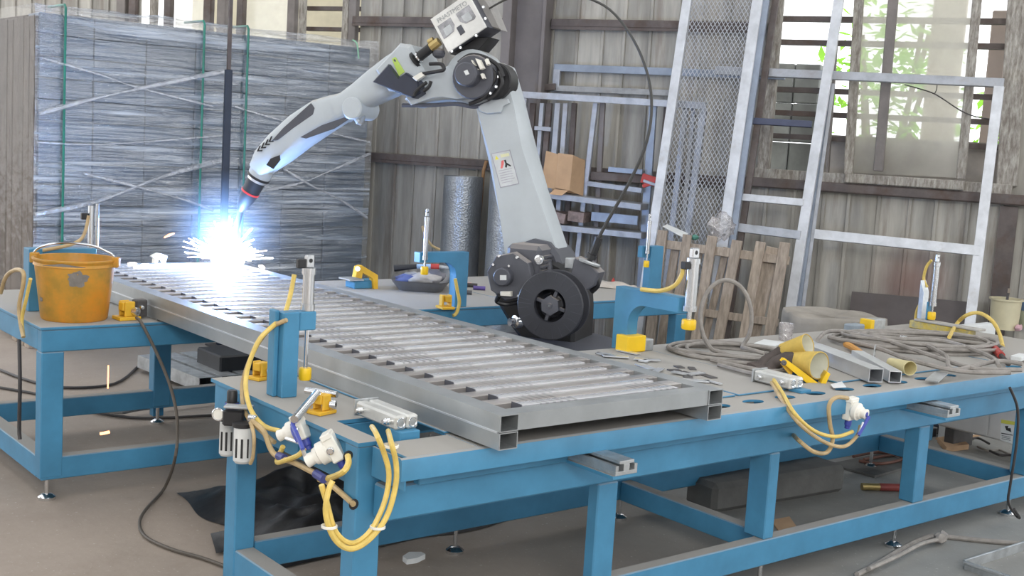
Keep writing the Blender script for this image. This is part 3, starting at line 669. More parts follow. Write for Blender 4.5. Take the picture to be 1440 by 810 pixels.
rp(MB(), [(672, 150), (678, 146), (696, 138), (714, 139), (716, 145), (708, 149), (704, 158), (684, 160), (674, 156)], .105, .018, .004).build('arm_boss', RGREY, rob)
# forearm casting, wrist motor, forearm
rp(MB(), [(574, 150), (567, 139), (575, 120), (600, 104), (632, 90), (652, 100), (664, 138), (648, 141), (625, 140), (606, 142)], .10, .20, .02).build('upper_arm', RGREY, rob)
MB().tube([R(566, 148, .085), R(606, 148, .085), R(640, 146, .085), R(668, 150, .085), R(690, 143, .085)], .010, 8).build('edge_trim', RDARK, rob)
rp(MB(), [(526, 98), (561, 60), (577, 63), (596, 100), (580, 128), (545, 128)], .13, .26, .018).build('forearm_casting', RGREY, rob)
rp(MB(), [(523, 115), (545, 90), (559, 109), (570, 102), (588, 115), (591, 131), (580, 138), (560, 131), (540, 122)], .165, .14, .008).build('wrist_motor', NAVYB, rob)
rp(MB(), [(551, 83), (556, 80), (569, 101), (561, 107)], .134, .003).build('green_label', mat('lime_label', (.45, .62, .12), .5), rob)
rp(MB(), [(553, 84), (555, 83), (557, 86), (555, 87)], .1355, .002).build('triangle_mark', RDARK, rob)
rp(MB(), [(579, 109), (592, 101), (597, 106), (585, 114)], .19, .03, .003).build('connector', WHITEPL, rob)
for pts in ([(594, 104), (612, 101), (624, 98), (620, 90), (604, 90)], [(600, 116), (592, 122), (584, 130), (582, 135)], [(596, 128), (603, 122), (606, 114)]):
    MB().tube([R(x, y, .18) for x, y in pts], .009, 7).build('motor_cable', BLACKP, rob)
def rl(pts): return [(R(x, y), a, b) for x, y, a, b in pts]
MB().limb(rl([(588, 88, .10, .10), (560, 104, .105, .095), (535, 119, .095, .084), (510, 135, .085, .070), (492, 147, .085, .066), (480, 153, .094, .074)]), RN.cross(RD), 20).build('forearm', RGREY, rob)
MB().lathe(R(494, 152, .10), RN, [(0, 0), (.05, 0), (.056, .006), (.056, .194), (.05, .2), (0, .2)], 24).build('wrist_joint', RGREY, rob)
wr = MB().limb(rl([(490, 148, .075, .060), (478, 153, .086, .074), (455, 163, .088, .088), (425, 183, .086, .090), (396, 207, .082, .084), (376, 225, .074, .070), (366, 239, .062, .052)]), RN.cross(RD), 20).build('wrist', RGREY, rob)
MB().tube([R(501, 163, .06), R(506, 172, .06), R(510, 160, .03)], .018, 8).build('wrist_bracket', GALV, rob)
rp(MB(), [(437, 145), (442, 152), (440, 161), (412, 180), (390, 197), (382, 198), (398, 180)], .089, .006, .002).build('dark_inlay', RDARK, wr)
rp(MB(), [(422, 193), (452, 176), (484, 165), (490, 168), (470, 181), (430, 195)], .089, .006, .002).build('dark_inlay', RDARK, wr)
rp(MB(), [(374, 232), (380, 223), (393, 218), (394, 225), (384, 238)], .080, .006, .002).build('dark_inlay', BLACKP, wr)
for k in range(4):
    x, y = 361+k*5.4, 213-k*4.4
    rp(MB(), [(x, y), (x+3.8, y-8), (x+5.4, y-8.4), (x+2.6, y-1.7), (x+7.6, y-2.3), (x+6.6, y-.2)], .0845, .004).build('chevron_mark', BLACKP, wr)
# torch
tip = WELD+V((0, 0, .02)); a0 = R(368, 240); a1 = R(343, 287); d_ = (a1-a0).normalized()
MB().lathe(a0-d_*.015, d_, [(0, 0), (.058, 0), (.060, .02), (.060, .045), (0, .045)], 24).build('torch_flange', RGREY, rob)
MB().lathe(a0+d_*.031, d_, [(0, 0), (.062, 0), (.062, .012), (0, .012)], 24).build('rubber_ring', BLACKP, rob)
MB().lathe(a0+d_*.0435, d_, [(0, 0), (.052, 0), (.052, .016), (0, .016)], 24).build('silver_ring', ALU, rob)
t_ = MB().lathe(a0+d_*.06, d_, [(0, 0), (.050, 0), (.047, .075), (.042, .115), (.030, .155), (.018, .19), (0, .19)], 24).build('torch_body', BLACKP, rob)
MB().lathe(a0+d_*.128, d_, [(0, 0), (.0495, 0), (.0495, .010), (0, .010)], 24).build('red_ring', mat('red_ring', (.70, .04, .03), .4), t_)
b0 = a0+d_*.245; MB().tube([b0, (b0*2+tip)/3+V((0, 0, -.005)), (b0+tip*2)/3, tip], lambda t: .016-.007*t, 10).build('torch_neck', DSTEEL, rob)
# wire feeder
fd = rp(MB(), [(605, 27), (630, 74), (684, 38), (658, -10)], .125, .012, .003).build('feeder_cover', mat('feeder_white', (.72, .72, .70), .45, dust=.25, dustcol=(.6, .52, .45)), rob)
rp(MB(), [(608, 27), (632, 72), (683, 37), (659, -7)], .113, .20, .004).build('feeder_box', RDARK, rob)
WIN_ = mat('smoked_window', (.30, .30, .32), .15, var=.3, scale=25)
for pts in ([(615, 37), (633, 24.5), (639, 35), (638, 44), (630, 51), (624, 55)], [(640.5, 19.5), (659, 6.5), (669, 23), (667, 27), (655, 33), (647, 30.5)]):
    q = rp(MB(), pts, .128, .004, .001).build('inspection_window', WIN_, fd); rp(MB(), [(x*.55+sum(p[0] for p in pts)/6*.45+1, y*.55+sum(p[1] for p in pts)/6*.45+2) for x, y in pts], .1295, .002).build('drive_roll', GALV, fd)
rp(MB(), [(641.5, 39), (648, 34.5), (654, 45), (647.5, 50)], .128, .004, .001).build('inspection_window', RDARK, fd)
text('feeder_lettering', 'PNASTMETO', .030, R(635.5, 17, .1265), R(655, 4.5)-R(616, 29.5), RN.cross(R(655, 4.5)-R(616, 29.5))*-1, mat('grey_print', (.33, .35, .36), .6), fd)
rp(MB(), [(632, 76), (650, 66), (672, 52), (688, 52), (682, 60), (664, 80), (650, 76)], .06, .14, .005).build('feeder_bracket', BLACKP, rob)
rp(MB(), [(664, 22), (684, 38), (704, 42), (690, 8), (676, -10), (668, -6)], .02, .10, .01).build('feeder_hood', mat('hood_grey', (.30, .29, .28), .5), rob)
for x, y in ((636, 72), (648, 67), (670, 50), (680, 10), (683, 26)): MB().lathe(R(x, y, .13), -RN, [(0, 0), (.008, 0), (.006, .006), (0, .006)], 8).build('bolt', CHROME, rob)
p0, p1 = R(583, 85, .12), R(606, 67, .12)
MB().tube([p0, p1], .024, 14, False).build('guide_boot', BLACKP, rob); MB().lathe(p0, p0-p1, [(0, -.012), (.040, -.012), (.040, 0), (0, 0)], 18).build('boot_ring', BLACKP, rob)
MB().lathe(p0+(p1-p0)*.2, p1-p0, [(.025, 0), (.029, .002), (.029, .010), (.025, .012)], 18).build('boot_clip', CHROME, rob)
BRASS = mat('brass', (.55, .42, .18), .35, .8)
MB().cyl(p1, p1+(p1-p0)*.5, .022, 8).build('brass_fitting', BRASS, rob)
MB().cyl(R(603, 60, .12), R(610, 56, .12), .016, 8).build('brass_fitting', BRASS, rob); MB().ball(R(617, 75, .10), .032, 12, (1, 1, .8)).build('drive_motor', CHARC, rob)
# warning label on the lower arm
def L_(u, v): a = V((690.5, 216)); e1 = V((26.5, -5.5)); e2 = V((13, 48)); return (a.x+e1.x*u+e2.x*v, a.y+e1.y*u+e2.y*v)
wl = rp(MB(), [L_(0, 0), L_(1, 0), L_(1, 1), L_(0, 1)], .0868, .0012).build('warning_label', mat('label_grey', (.55, .575, .59), .5), rob)
LINE = mat('label_line', (.36, .35, .42), .6)
for a, b, c_, d__ in ((0, 0, 1, .018), (0, .982, 1, 1), (0, 0, .03, 1), (.97, 0, 1, 1), (.15, .52, .85, .535), (.15, .59, .8, .605), (.15, .66, .85, .675), (.15, .73, .8, .745), (.15, .80, .85, .815), (.15, .87, .7, .885)):
    rp(MB(), [L_(a, b), L_(c_, b), L_(c_, d__), L_(a, d__)], .0876, .0006).build('label_line', LINE, wl)
rp(MB(), [L_(.12, .2), L_(.22, .08), L_(.32, .2)], .0876, .0006).build('yellow_triangle', mat('sign_yellow', (.80, .74, .10), .5), wl)
rp(MB(), [L_(.45, .08), L_(.9, .08), L_(.9, .17), L_(.45, .17)], .0876, .0006).build('yellow_strip', mat('pale_yellow', (.70, .70, .45), .5), wl)
for pts, m_, nm in (([(.42, .26), (.55, .25), (.5, .36), (.36, .48), (.28, .46), (.36, .36)], mat('sign_red', (.70, .16, .16), .5), 'red_mark'), ([(.56, .26), (.66, .25), (.66, .34), (.84, .44), (.80, .47), (.66, .41), (.6, .48), (.52, .46), (.58, .36)], BLACKP, 'figure_mark')):
    rp(MB(), [L_(*p) for p in pts], .0876, .0006).build(nm, m_, wl)
# conduit from the feeder round to the spool bracket
cp = [R(x, y, o) for x, y, o in ((688, 12, .04), (715, -2, .05), (760, -14, .1), (815, -6, .15), (858, 14, .2), (892, 58, .24), (912, 110, .26), (916, 160, .27), (906, 210, .27), (882, 262, .27), (856, 308, .27), (840, 338, .27))]
cond = T('wire_conduit', 'long black wire conduit looping from the feeder down to the spool bracket', 'cable', cp[-1])
MB().tube(cp, lambda t: .0048+.0032*t, 8).build('hose', mat('olive_conduit', (.05, .05, .047), .4), cond)
MB().tube([R(842, 334, .27), R(836, 352, .27), R(829, 367, .27)], lambda t: .018 if t < .8 else .013, 10).build('strain_relief', BLACKP, cond)
MB().lathe(R(833, 358, .27), R(829, 367, .27)-R(833, 358, .27), [(0, 0), (.024, 0), (.024, .02), (0, .02)], 8).build('gland_nut', BLACKP, cond)
# ================================================================== wrapped stack behind the far table
SY = 8.25; sx0 = Py(50, 100, SY).x; sx1 = Py(524, 100, SY).x; SZ = Py(60, 6, SY).z; SD = .50
st = T('wrapped_stack', 'tall stack of steel panels wrapped in clear film with green straps', 'stack', ((sx0+sx1)/2, SY+SD/2, 0))
BUN = mat('stacked_steel_profile', (.14, .175, .225), .5, .45, var=.12, scale=3, stretch=(.4, 4, 14), randobj=.22)
SIDE = mat('brown_carton_edge', (.095, .077, .064), .75, var=.16, scale=3, stretch=(8, 8, .6), randobj=.10)
ncol, nrow = 7, 15; z0 = .14; hz = (SZ-.05-z0)/nrow
for i in range(ncol):
    for j in range(nrow):
        a = sx0+.02+(sx1-sx0-.04)*i/ncol; b = sx0+.02+(sx1-sx0-.04)*(i+1)/ncol
        MB().box(a+.004, b-.001, SY+random.uniform(.0, .018), SY+SD*.5, z0+j*hz+.003, z0+(j+1)*hz-.001, .005).build('steel_panel', BUN, st)
nS = 7; SE = .86
for k in range(nS):
    a = SY+.01+(SE-.02)*k/nS; b = SY+.01+(SE-.02)*(k+1)/nS
    MB().box(sx0-.004+random.uniform(-.004, .004), sx0+.018, a+.004, b-.002, z0, SZ-.06-random.uniform(0, .02), .004).build('carton_edge', SIDE, st)
MB().box(sx0+.9, sx1-.02, SY+SD*.5+.002, SY+SD, z0, SZ-.06).build('rear_cartons', SIDE, st); MB().box(sx0+.0185, sx0+.899, SY+SD*.5+.002, SY+SE, z0, SZ-.06).build('rear_cartons', SIDE, st)
for y in (SY+.08, SY+.2, SY+.36): MB().box(sx0, sx1, y, y+.1, .0, .138, .004).build('skid', WOOD, st)
FILM = bpy.data.materials.new('stretch_film'); FILM.use_nodes = True
node_glass(FILM, (.66, .74, .84), .10, .85, 1.5, rough=.10, bump=1.0, stretch=(.75, 1, 11), gloss=.24, trl=.3, fr=(.52, .70))  # milky folds, whitened in streaks to stand for the film's glints
def film(u, v):
    x = sx0-.01+(sx1-sx0+.02)*u; z = .12+(SZ-.115)*v
    w_ = noise.noise(V((x*1.4, z*9, 2)))*.014+noise.noise(V((x*5, z*22, 7)))*.006
    sag = .03*math.exp(-((1-v)/.05)**2)*noise.noise(V((x*4, 0, 5)))
    bul = .0 if u < .93 else (u-.93)*.4*math.exp(-((v-.93)/.12)**2)
    return V((x+bul, SY-.018+w_-abs(sag)*.3-bul*.2, z+sag*.6-.055*u*0))
mb = MB().grid(film, 90, 110)
mb.grid(lambda u, v: V((film(u, 1).x, SY-.018+v*(SD+.03), film(u, 1).z+.01*noise.noise(V((u*9, v*5, 4))))), 60, 8)
mb.build('stretch_film', FILM, st, angle=180)
FILMS = bpy.data.materials.new('side_stretch_film'); FILMS.use_nodes = True; node_glass(FILMS, (.55, .50, .46), .02, .16, 3, rough=.12, bump=1.0, stretch=(1, 2, 2), gloss=.06)
mb = MB()
mb.grid(lambda u, v: V((film(0, v).x-.006+noise.noise(V((u*6, v*14, 3)))*.006, SY-.018+u*(SE+.03), film(0, v).z)), 20, 40)
mb.build('stretch_film', FILMS, st, angle=180); mb = MB()
mb.grid(lambda u, v: V((film(1, v).x+.004+noise.noise(V((u*6, v*14, 8)))*.01, SY-.018+u*(SD+.03), film(1, v).z)), 12, 40)
mb.build('stretch_film', FILMS, st, angle=180)
GREEN = mat('green_strap', (.02, .21, .15), .35)
for x, yt, yb in ((92, 12, 360), (288, 35, 360), (350, 42, 360)):
    xs = [Py(x + (-3 if False else 0) - (y-10)*.026, y, SY-.04) for y in (yt-6, yb)]
    X = xs[0].x; MB().tube([V((X, SY+.3, SZ+.012)), V((X, SY-.024, SZ+.012)), V((X, SY-.044, SZ-.01)), V((X, SY-.044, .2))], .0085, 6, False).build('strap', GREEN, st)
X = Py(497, 70, SY).x; MB().tube([V((X-.03, SY-.03, SZ+.0)), V((X, SY-.05, SZ-.03)), V((X+.02, SY-.05, SZ-.14))], .006, 6).build('strap', mat('pale_green_strap', (.25, .50, .33), .4), st)
BAND = bpy.data.materials.new('twisted_film'); BAND.use_nodes = True; node_glass(BAND, (.74, .76, .80), .15, .62, 9, rough=.2, bump=.5, gloss=.18, trl=.3)
for pts, wd_ in (([(56, 160), (120, 142), (190, 126), (318, 100)], .018), ([(50, 302), (140, 282), (230, 248), (318, 224)], .02), ([(118, 244), (190, 262), (262, 282), (300, 296)], .012), ([(350, 272), (420, 258), (470, 238), (520, 216)], .012), ([(400, 238), (440, 262), (480, 282), (516, 306)], .012), ([(60, 82), (140, 105), (190, 122), (300, 150)], .009), ([(330, 150), (420, 176), (520, 200)], .009), ([(52, 200), (150, 203), (320, 190)], .008)):
    P_ = [Py(x, y, SY-.045) for x, y in pts]
    MB().tube(P_, lambda t, w=wd_: w*(.75+.3*math.sin(t*9)), 6).build('film_band', BAND, st)
# black pole standing in front of the wrapped stack
p = Py(319, 180, 8.0); pole = T('steel_pole', 'dark blue steel pole standing upright before the wrapped stack', 'pole', (p.x, p.y, 0))
zj = Py(322, 98, 8.0).z
MB().box(p.x-.026, p.x+.026, p.y-.014, p.y+.014, .012, zj, .004).build('post', mat('navy_paint', (.022, .032, .055), .4), pole)
MB().box(p.x-.013, p.x+.013, p.y-.012, p.y+.012, zj, 3.2, .003).build('upper_rod', RUSTST, pole); MB().box(p.x-.08, p.x+.08, p.y-.08, p.y+.08, 0, .012, .002).build('foot_plate', DSTEEL, pole)
# ================================================================== along the back wall
PERF = mat('perforated_sheet', (.36, .38, .40), .38, .7, var=.1)
N = PERF.node_tree.nodes; L = PERF.node_tree.links; vz = N.new('ShaderNodeTexVoronoi'); vz.inputs['Scale'].default_value = 75; tc = N.new('ShaderNodeTexCoord'); L.new(tc.outputs['Object'], vz.inputs['Vector'])
bp = N.new('ShaderNodeBump'); bp.inputs['Strength'].default_value = .5; bp.inputs['Distance'].default_value = .004; L.new(vz.outputs['Distance'], bp.inputs['Height']); L.new(bp.outputs['Normal'], N['Principled BSDF'].inputs['Normal'])
def roll(label, x, ytop, r, off, turns):
    p = Pw(x, ytop, off); h = p.z; mb = MB(); n = 40*turns
    pts = [(r-.02*i/40, 2*math.pi*i/40) for i in range(n)]
    vs = []; fs = []
    for i, (rr, a) in enumerate(pts):
        e = V((math.cos(a), math.sin(a), 0))*rr; vs += [V((p.x, p.y, 0))+e, V((p.x, p.y, h))+e]
        if i: k = 2*i; fs.append((k-2, k, k+1, k-1))
    mb.add(vs, fs); return one('metal_sheet_roll', mb, PERF, label, 'roll', 'sheet metal rolls by the wall', angle=60)
roll('rolled up perforated metal sheet standing by the wall, the left one', 653, 248, .165, .30, 3)
roll('rolled up perforated metal sheet half hidden behind the robot arm', 719, 248, .165, .50, 3)
p = Pw(684, 226, .08); one('broom_handle', MB().tube([V((Pw(672, 262, .12).x, Pw(672, 262, .12).y, 0)), Pw(680, 240, .09), p], .014, 8, False), mat('brown_wood', (.30, .17, .08), .7), 'brown wooden broom handle poking up behind the sheet rolls', 'handle')
# rack of galvanised bars against the wall
rk = T('bar_rack', 'galvanised bar rack with upright bars leaning in it, right of the steel column', 'rack', W(.55, 0, .2))
def wbar(par, nm, x0, y0, x1, y1, wpx, off=.20, th=.035, m_=GALVD, floor=False):
    if par.name == 'bar_rack': off += .11                  # RKO: stands clear of the column
    p0, p1 = Pw(x0, y0, off), Pw(x1, y1, off)
    if floor and p1.z > 0: p1 = p0+(p1-p0)*(p0.z/(p0.z-p1.z))
    wm = wpx*(p0-CAM).dot(FWD)/FPX
    return MB().bar(p0, p1, wm, th, WN, .002).build(nm, m_, par)
wbar(rk, 'top_bar', 733, 133, 993, 149, 9); wbar(rk, 'end_upright', 738, 138, 724, 235, 9, floor=True); wbar(rk, 'end_upright', 990, 152, 975, 268, 9, floor=True)
for x0, x1, wp, o, m_ in ((750, 742, 8, .14, RUSTST), (763, 754, 6, .15, GALVD), (773, 763, 8, .13, RUSTST), (785, 776, 8, .145, GALVD), (796, 788, 7, .15, GALVD), (808, 801, 7, .12, RUSTST), (838, 824, 7, .155, GALVD), (848, 842, 7, .12, COLST), (919, 911, 11, .15, mat('bluish_profile', (.29, .335, .41), .45, .4)), (938, 928, 7, .12, RUSTST), (965, 952, 8, .13, GALVD), (976, 966, 6, .145, GALVD)):
    wbar(rk, 'upright_bar', x0, 145, x1, 262, wp, o, .03, m_, True)
wbar(rk, 'short_bar', 752, 180, 775, 182, 6, .17, .02)
wbar(rk, 'shelf_bar', 758, 272, 908, 291, 8, .22, .22, GALVD); wbar(rk, 'shelf_bar', 764, 317, 908, 331, 8, .22, .2, GALVD)
wbar(rk, 'shelf_bar', 826, 258, 903, 268, 7, .20, .03); 
wbar(rk, 'shelf_bar', 856, 238, 904, 242, 7, .20, .03, MATS['bluish_profile']); wbar(rk, 'dark_bar', 832, 247, 904, 252, 11, .17, .04, RUSTST)
wbar(rk, 'steel_plate', 832, 304, 897, 310, 13, .24, .02, MATS['bluish_profile'])
for x0, y0, x1, y1 in ((770, 300, 800, 308), (804, 303, 826, 306)): wbar(rk, 'stored_profile', x0, y0, x1, y1, 14, .19, .16, mat('mixed_stock', (.26, .20, .19), .7, var=.25, scale=20))
wr2 = T('wall_frame', 'pale blue horizontal bars with a short end fixed high on the wall', 'frame', W(.6, 1.9, .05))
wbar(wr2, 'bar', 780, 95, 1104, 107, 10, .06, .03, MATS['bluish_profile']); wbar(wr2, 'bar', 780, 124, 942, 131, 8, .06, .03, GALVD); wbar(wr2, 'short_end', 784, 98, 782, 124, 10, .062, .03, GALVD); wbar(wr2, 'foot_block', 758, 124, 782, 122, 9, .07, .05, RUSTST)
# red strap
p = Pw(913, 255, .24); s_ = T('red_clamp_strap', 'red strap clamped round the bluish upright of the bar rack', 'strap', Pw(913, 255, .33))
wbar(s_, 'strap_band', 903, 250, 922, 256, 13, .345, .03, RED); wbar(s_, 'strap_tail', 904, 262, 916, 258, 5, .36, .02, RED); wbar(s_, 'grey_band', 905, 254, 922, 260, 4, .365, .02, GALVD)
# cardboard box, open side out, on the shelf of the rack
zsh = Pw(795, 273, .23).z+.02; cb = T('cardboard_box', 'open brown cardboard box on the shelf of the bar rack', 'box', Pw(795, 273, .3))
def cq(nm, pts, off, th=.004): return MB().prism([Pw(x, y, o+.11) for x, y, o in pts], WN*-th).build(nm, CARD, cb)
cq('flap', [(768, 212, .36), (785, 217, .33), (781, 266, .33), (761, 262, .36)], 0); cq('flap', [(785, 215, .335), (806, 218, .34), (801, 268, .34), (780, 264, .335)], 0)
MB().prism([Pw(806, 218, .45), Pw(823, 226, .29), Pw(820, 276, .29), Pw(801, 268, .45)], WD*-.004).build('side', CARD, cb)
cq('back', [(780, 216, .2), (822, 224, .18), (819, 274, .18), (776, 268, .2)], 0); cq('bottom_flap', [(780, 266, .34), (799, 268, .34), (790, 275, .39), (772, 273, .39)], 0)
# leaning frames
LN = (WN*2.6+V((0, 0, .5))).normalized()
def Lp(x, y, k=0): return Pp(x, y, W(0, 0, .62)+LN*k, LN)
def lbar(par, nm, x0, y0, x1, y1, wpx, k=0, th=.03, m_=WHITEST, ext=None):
    p0, p1 = Lp(x0, y0, k), Lp(x1, y1, k); wm = wpx*(p0*.5+p1*.5-CAM).dot(FWD)/FPX
    if ext is not None:
        d = p1-p0; zt_ = ext; p0, p1 = p0+d*((zt_-p0.z)/d.z), p0+d*((.012-p0.z)/d.z)
    return MB().bar(p0, p1, wm, th, LN, .002).build(nm, m_, par)
f1 = T('leaning_frame', 'tall white metal frame holding expanded wire mesh, leaning on the wall', 'frame', W(.95, 0, .75))
lbar(f1, 'stile', 967, 0, 918, 330, 13, .14, .04, WHITEST, 2.75); lbar(f1, 'stile', 1066, 0, 1020, 320, 15, .14, .04, WHITEST, 2.75); lbar(f1, 'stile_edge', 1078, 0, 1033, 320, 9, .125, .03, MATS['bluish_profile'], 2.75)
mesh = MB(); pA, pB, pC = Lp(960, 2, .14), Lp(1062, 2, .14), Lp(920, 335, .14)
e1 = (Lp(1068, -40, .14)-Lp(968, -40, .14)); o0 = Lp(968, -40, .14); e2 = Lp(912, 420, .14)-o0; nz_, nx_ = 96, 17
for j in range(nz_):
    pts = []
    for i in range(nx_*2+1):
        u = i/(nx_*2); v = (j+(.5 if (i+j) % 2 else -.5)*.98)/nz_; pts.append(o0+e1*u+e2*v)
    for a, b in zip(pts, pts[1:]):
        d = (b-a); sd = LN*.0016; up_ = d.cross(LN).normalized()*.0024
        mesh.add([a-up_, a+up_, a+sd, b-up_, b+up_, b+sd], [(0, 3, 4, 1), (1, 4, 5, 2), (2, 5, 3, 0)])
me_ = mesh.build('expanded_mesh', GALVD, f1, smooth=False); me_['kind'] = 'stuff'
f2 = T('leaning_frame', 'tall galvanised ladder frame with rungs leaning below the window', 'frame', W(1.6, 0, .7))
lbar(f2, 'stile', 1180, 0, 1107, 465, 14, .08, .035, WHITEST, 2.75)
lbar(f2, 'stile', 1091, 0, 1044, 320, 9, .075, .03, RUSTST, 2.75)
lbar(f2, 'rung', 1052, 170, 1142, 175, 9, .09, .03, mat('dark_navy_bar', (.06, .07, .12), .5)); lbar(f2, 'rung', 1038, 277, 1130, 285, 10, .09, .03); lbar(f2, 'rung', 1030, 319, 1126, 331, 12, .09, .03, GALVD)
f3 = T('leaning_frame', 'wide galvanised window frame leaning across the louvred window', 'frame', W(2.2, 0, .65))
lbar(f3, 'top_bar', 1006, 99, 1412, 117, 12, .03, .03, GALVD); lbar(f3, 'stile', 1405, 122, 1366, 438, 14, .03, .035, WHITEST, Lp(1405, 122, .03).z); lbar(f3, 'cross_bar', 1143, 329, 1378, 353, 14, .035, .03)
lbar(f3, 'stile', 1166, 118, 1122, 440, 13, .025, .035, MATS['bluish_profile'], Lp(1166, 118, .03).z); lbar(f3, 'stile_edge', 1172, 118, 1128, 440, 5, .045, .012, GALVD, Lp(1172, 118, .03).z)
one('broken_wire', MB().tube([Pw(x, y, .14) for x, y in ((1272, 119), (1290, 124), (1316, 133), (1350, 155), (1372, 164), (1396, 168))], .004, 6), CABLED, 'thin broken wire sagging across the dusty window pane', 'wire'); one('broken_wire', MB().tube([Pw(x, y, .14) for x, y in ((1318, 118), (1317, 126), (1314, 132))], .003, 6), CABLED, 'short wire end hanging from the frame bar over the dusty pane', 'wire')
# pallet
PN = (WN*1.1+V((0, 0, .14))).normalized()
def Pl(x, y, k=0): return Pp(x, y, W(0, 0, .86)+PN*k, PN)
pal = T('wooden_pallet', 'weathered wooden pallet standing on edge below the leaning frames', 'pallet', W(1.2, 0, .9))
def pbar(nm, x0, y0, x1, y1, wpx, k, th, ext=False):
    p0, p1 = Pl(x0, y0, k), Pl(x1, y1, k); wm = wpx*(p0-CAM).dot(FWD)/FPX; d = p1-p0
    if ext: p1 = p0+d*((.006-p0.z)/d.z)
    MB().bar(p0, p1, wm, th, PN, .003).build(nm, WOOD, pal)
for x0, y0, x1, y1, wp in ((932, 324, 923, 400, 14), (967, 330, 951, 440, 13), (1002, 332, 978, 478, 14), (1037, 338, 1011, 474, 15), (1070, 340, 1046, 474, 14), (1104, 341, 1082, 471, 15)): pbar('slat', x0, y0, x1, y1, wp, .05, .02, True)
for a in ((924, 342, 1110, 367, 12), (985, 439, 1094, 454, 11)): pbar('bearer', *a, .02, .038)
for x0, x1, w_ in ((950, 936, 12), (985, 965, 10), (1022, 1000, 10), (1088, 1066, 20)): pbar('rear_slat', x0, 348, x1, 440, w_, -.01, .018, True)
p = Pl(1008, 335, -.02); one('metal_strip', MB().bar(Pl(1018, 350, -.05), V((Pl(1000, 470, -.05).x, Pl(1000, 470, -.05).y, .005)), .05, .008, PN), WHITEST, 'pale metal strip standing behind the pallet slats', 'strip')
one('paper_sheet', MB().prism([Pl(932, 319, .02), Pl(938, 316, -.06), Pl(968, 329, -.06), Pl(960, 334, .03)], (0, 0, .004)), PAPER, 'white paper sheet lying on top of the pallet', 'paper')
bg_ = MB(); c = Pl(1016, 320, -.02)
FILM2 = bpy.data.materials.new('clear_bag'); FILM2.use_nodes = True; node_glass(FILM2, (.62, .57, .56), .12, .5, 9, rough=.12, bump=1.0, gloss=.2)
bg_.ball(c, .085, 28, (1.15, .7, .95), .8); one('plastic_bag', bg_, FILM2, 'crumpled clear plastic bag sitting on top of the pallet', 'bag', angle=180)
one('green_rag', MB().ball(Pl(977, 334, .02), .03, 10, (1, .8, .6), .4), mat('green_cloth', (.10, .28, .22), .8), 'small green rag between paper and plastic bag on the pallet', 'rag')
# dark sheet, tarp, cabinet
p = [Pw(x, y, o) for x, y, o in ((1198, 410, .16), (1366, 425, .16))]; q = [V((Pw(1188, 470, .3).x, Pw(1188, 470, .3).y, .01)), V((Pw(1366, 470, .3).x, Pw(1366, 470, .3).y, .01))]
one('rubber_sheet', MB().prism([q[0], q[1], p[1], p[0]], WN*-.012), mat('dark_rubber', (.115, .10, .098), .8, var=.1), 'dark brown rubber sheet leaning low against the wall, right of the frames', 'sheet')
TARP = mat('dusty_tarp', (.30, .275, .24), .85, var=.12, bump=.2, bscale=12)
c = Pb(1172, 458, 6.75); tp = MB()
def tarp(u, v):
    a = u*2*math.pi; r = min(1, (1-v)*3.2)**.5; hx, hy = .28, .22
    ca, sa = math.cos(a), math.sin(a); ca = math.copysign(abs(ca)**.6, ca); sa = math.copysign(abs(sa)**.6, sa)
    f = 1+.07*math.sin(a*7+2)*(1-v); z = (Pb(1172, 440, 6.75).z)*(1-(1-v)**2.4 if v > .6 else 0) if False else Pb(1172, 440, 6.75).z*min(1, v*1.25)**.8
    k = (1 if v < .75 else max(0, 1-((v-.75)/.25)**2)**.5)
    q = c+RGT0*(ca*hx*f*k)+FH*(sa*hy*f*k); return V((q.x, q.y, max(0, z-(.02*noise.noise(V((ca*2, sa*2, v*3)))+.03*(1-k)) if v > .02 else 0)))
tp.grid(tarp, 40, 24); one('covered_crate', tp, TARP, 'grey brown dusty tarp covering a low crate behind the near table', 'tarp', angle=80)
cz = Py(1380, 472, 3.86).z; cx0 = Py(1342, 470, 3.84).x; cx1 = 6.50; cy0, cy1 = 3.84, 4.12
cab = T('tool_cabinet', 'dark blue cabinet with pale top at the right edge, holding the cream bucket', 'cabinet', ((cx0+cx1)/2, 3.98, 0))
NAVY = mat('dark_navy_sheet', (.055, .058, .085), .5)
MB().box(cx0+.03, cx1-.02, cy0+.02, cy1-.01, .05, cz-.03, .008).build('body', NAVY, cab); MB().box(cx0, cx1, cy0, cy1, cz-.029, cz, .004).build('worktop', mat('pale_worktop', (.52, .50, .46), .7), cab)
dw = (cx1-cx0-.06)/2
for i in range(2): MB().box(cx0+.04+i*dw, cx0+.03+(i+1)*dw, cy0+.006, cy0+.0195, .08, cz-.06, .003).build('door', NAVY, cab)
for x in (cx0+.06, cx1-.06):
    for y in (cy0+.05, cy1-.05): MB().box(x-.02, x+.02, y-.02, y+.02, 0, .049).build('leg', DSTEEL, cab)
q0 = Py(1341, 484, 3.78); q1 = Py(1396, 452, 3.78); wb = T('white_carton', 'white paper carton standing before the dark cabinet at the right', 'carton', (q0.x, 3.78, 0))
MB().box(q0.x, q1.x, 3.755, 3.82, .012, q1.z-.01, .004).build('box_body', PAPER, wb); MB().box(q0.x+.07, q0.x+.085, 3.7525, 3.7548, .4, q1.z-.03).build('brown_tape', RUSTST, wb); MB().box(q0.x-.01, q1.x+.01, 3.75, 3.825, 0, .012).build('base_board', CARD, wb)
c = Py(1410, 470, 3.98); c.z = cz; rB = .095
bk = T('cream_bucket', 'cream coloured paint bucket standing on the cabinet at the right', 'bucket', c); CREAM = mat('cream_plastic', (.60, .55, .38), .35, var=.06)
hb = Py(1410, 420, 3.98).z-cz
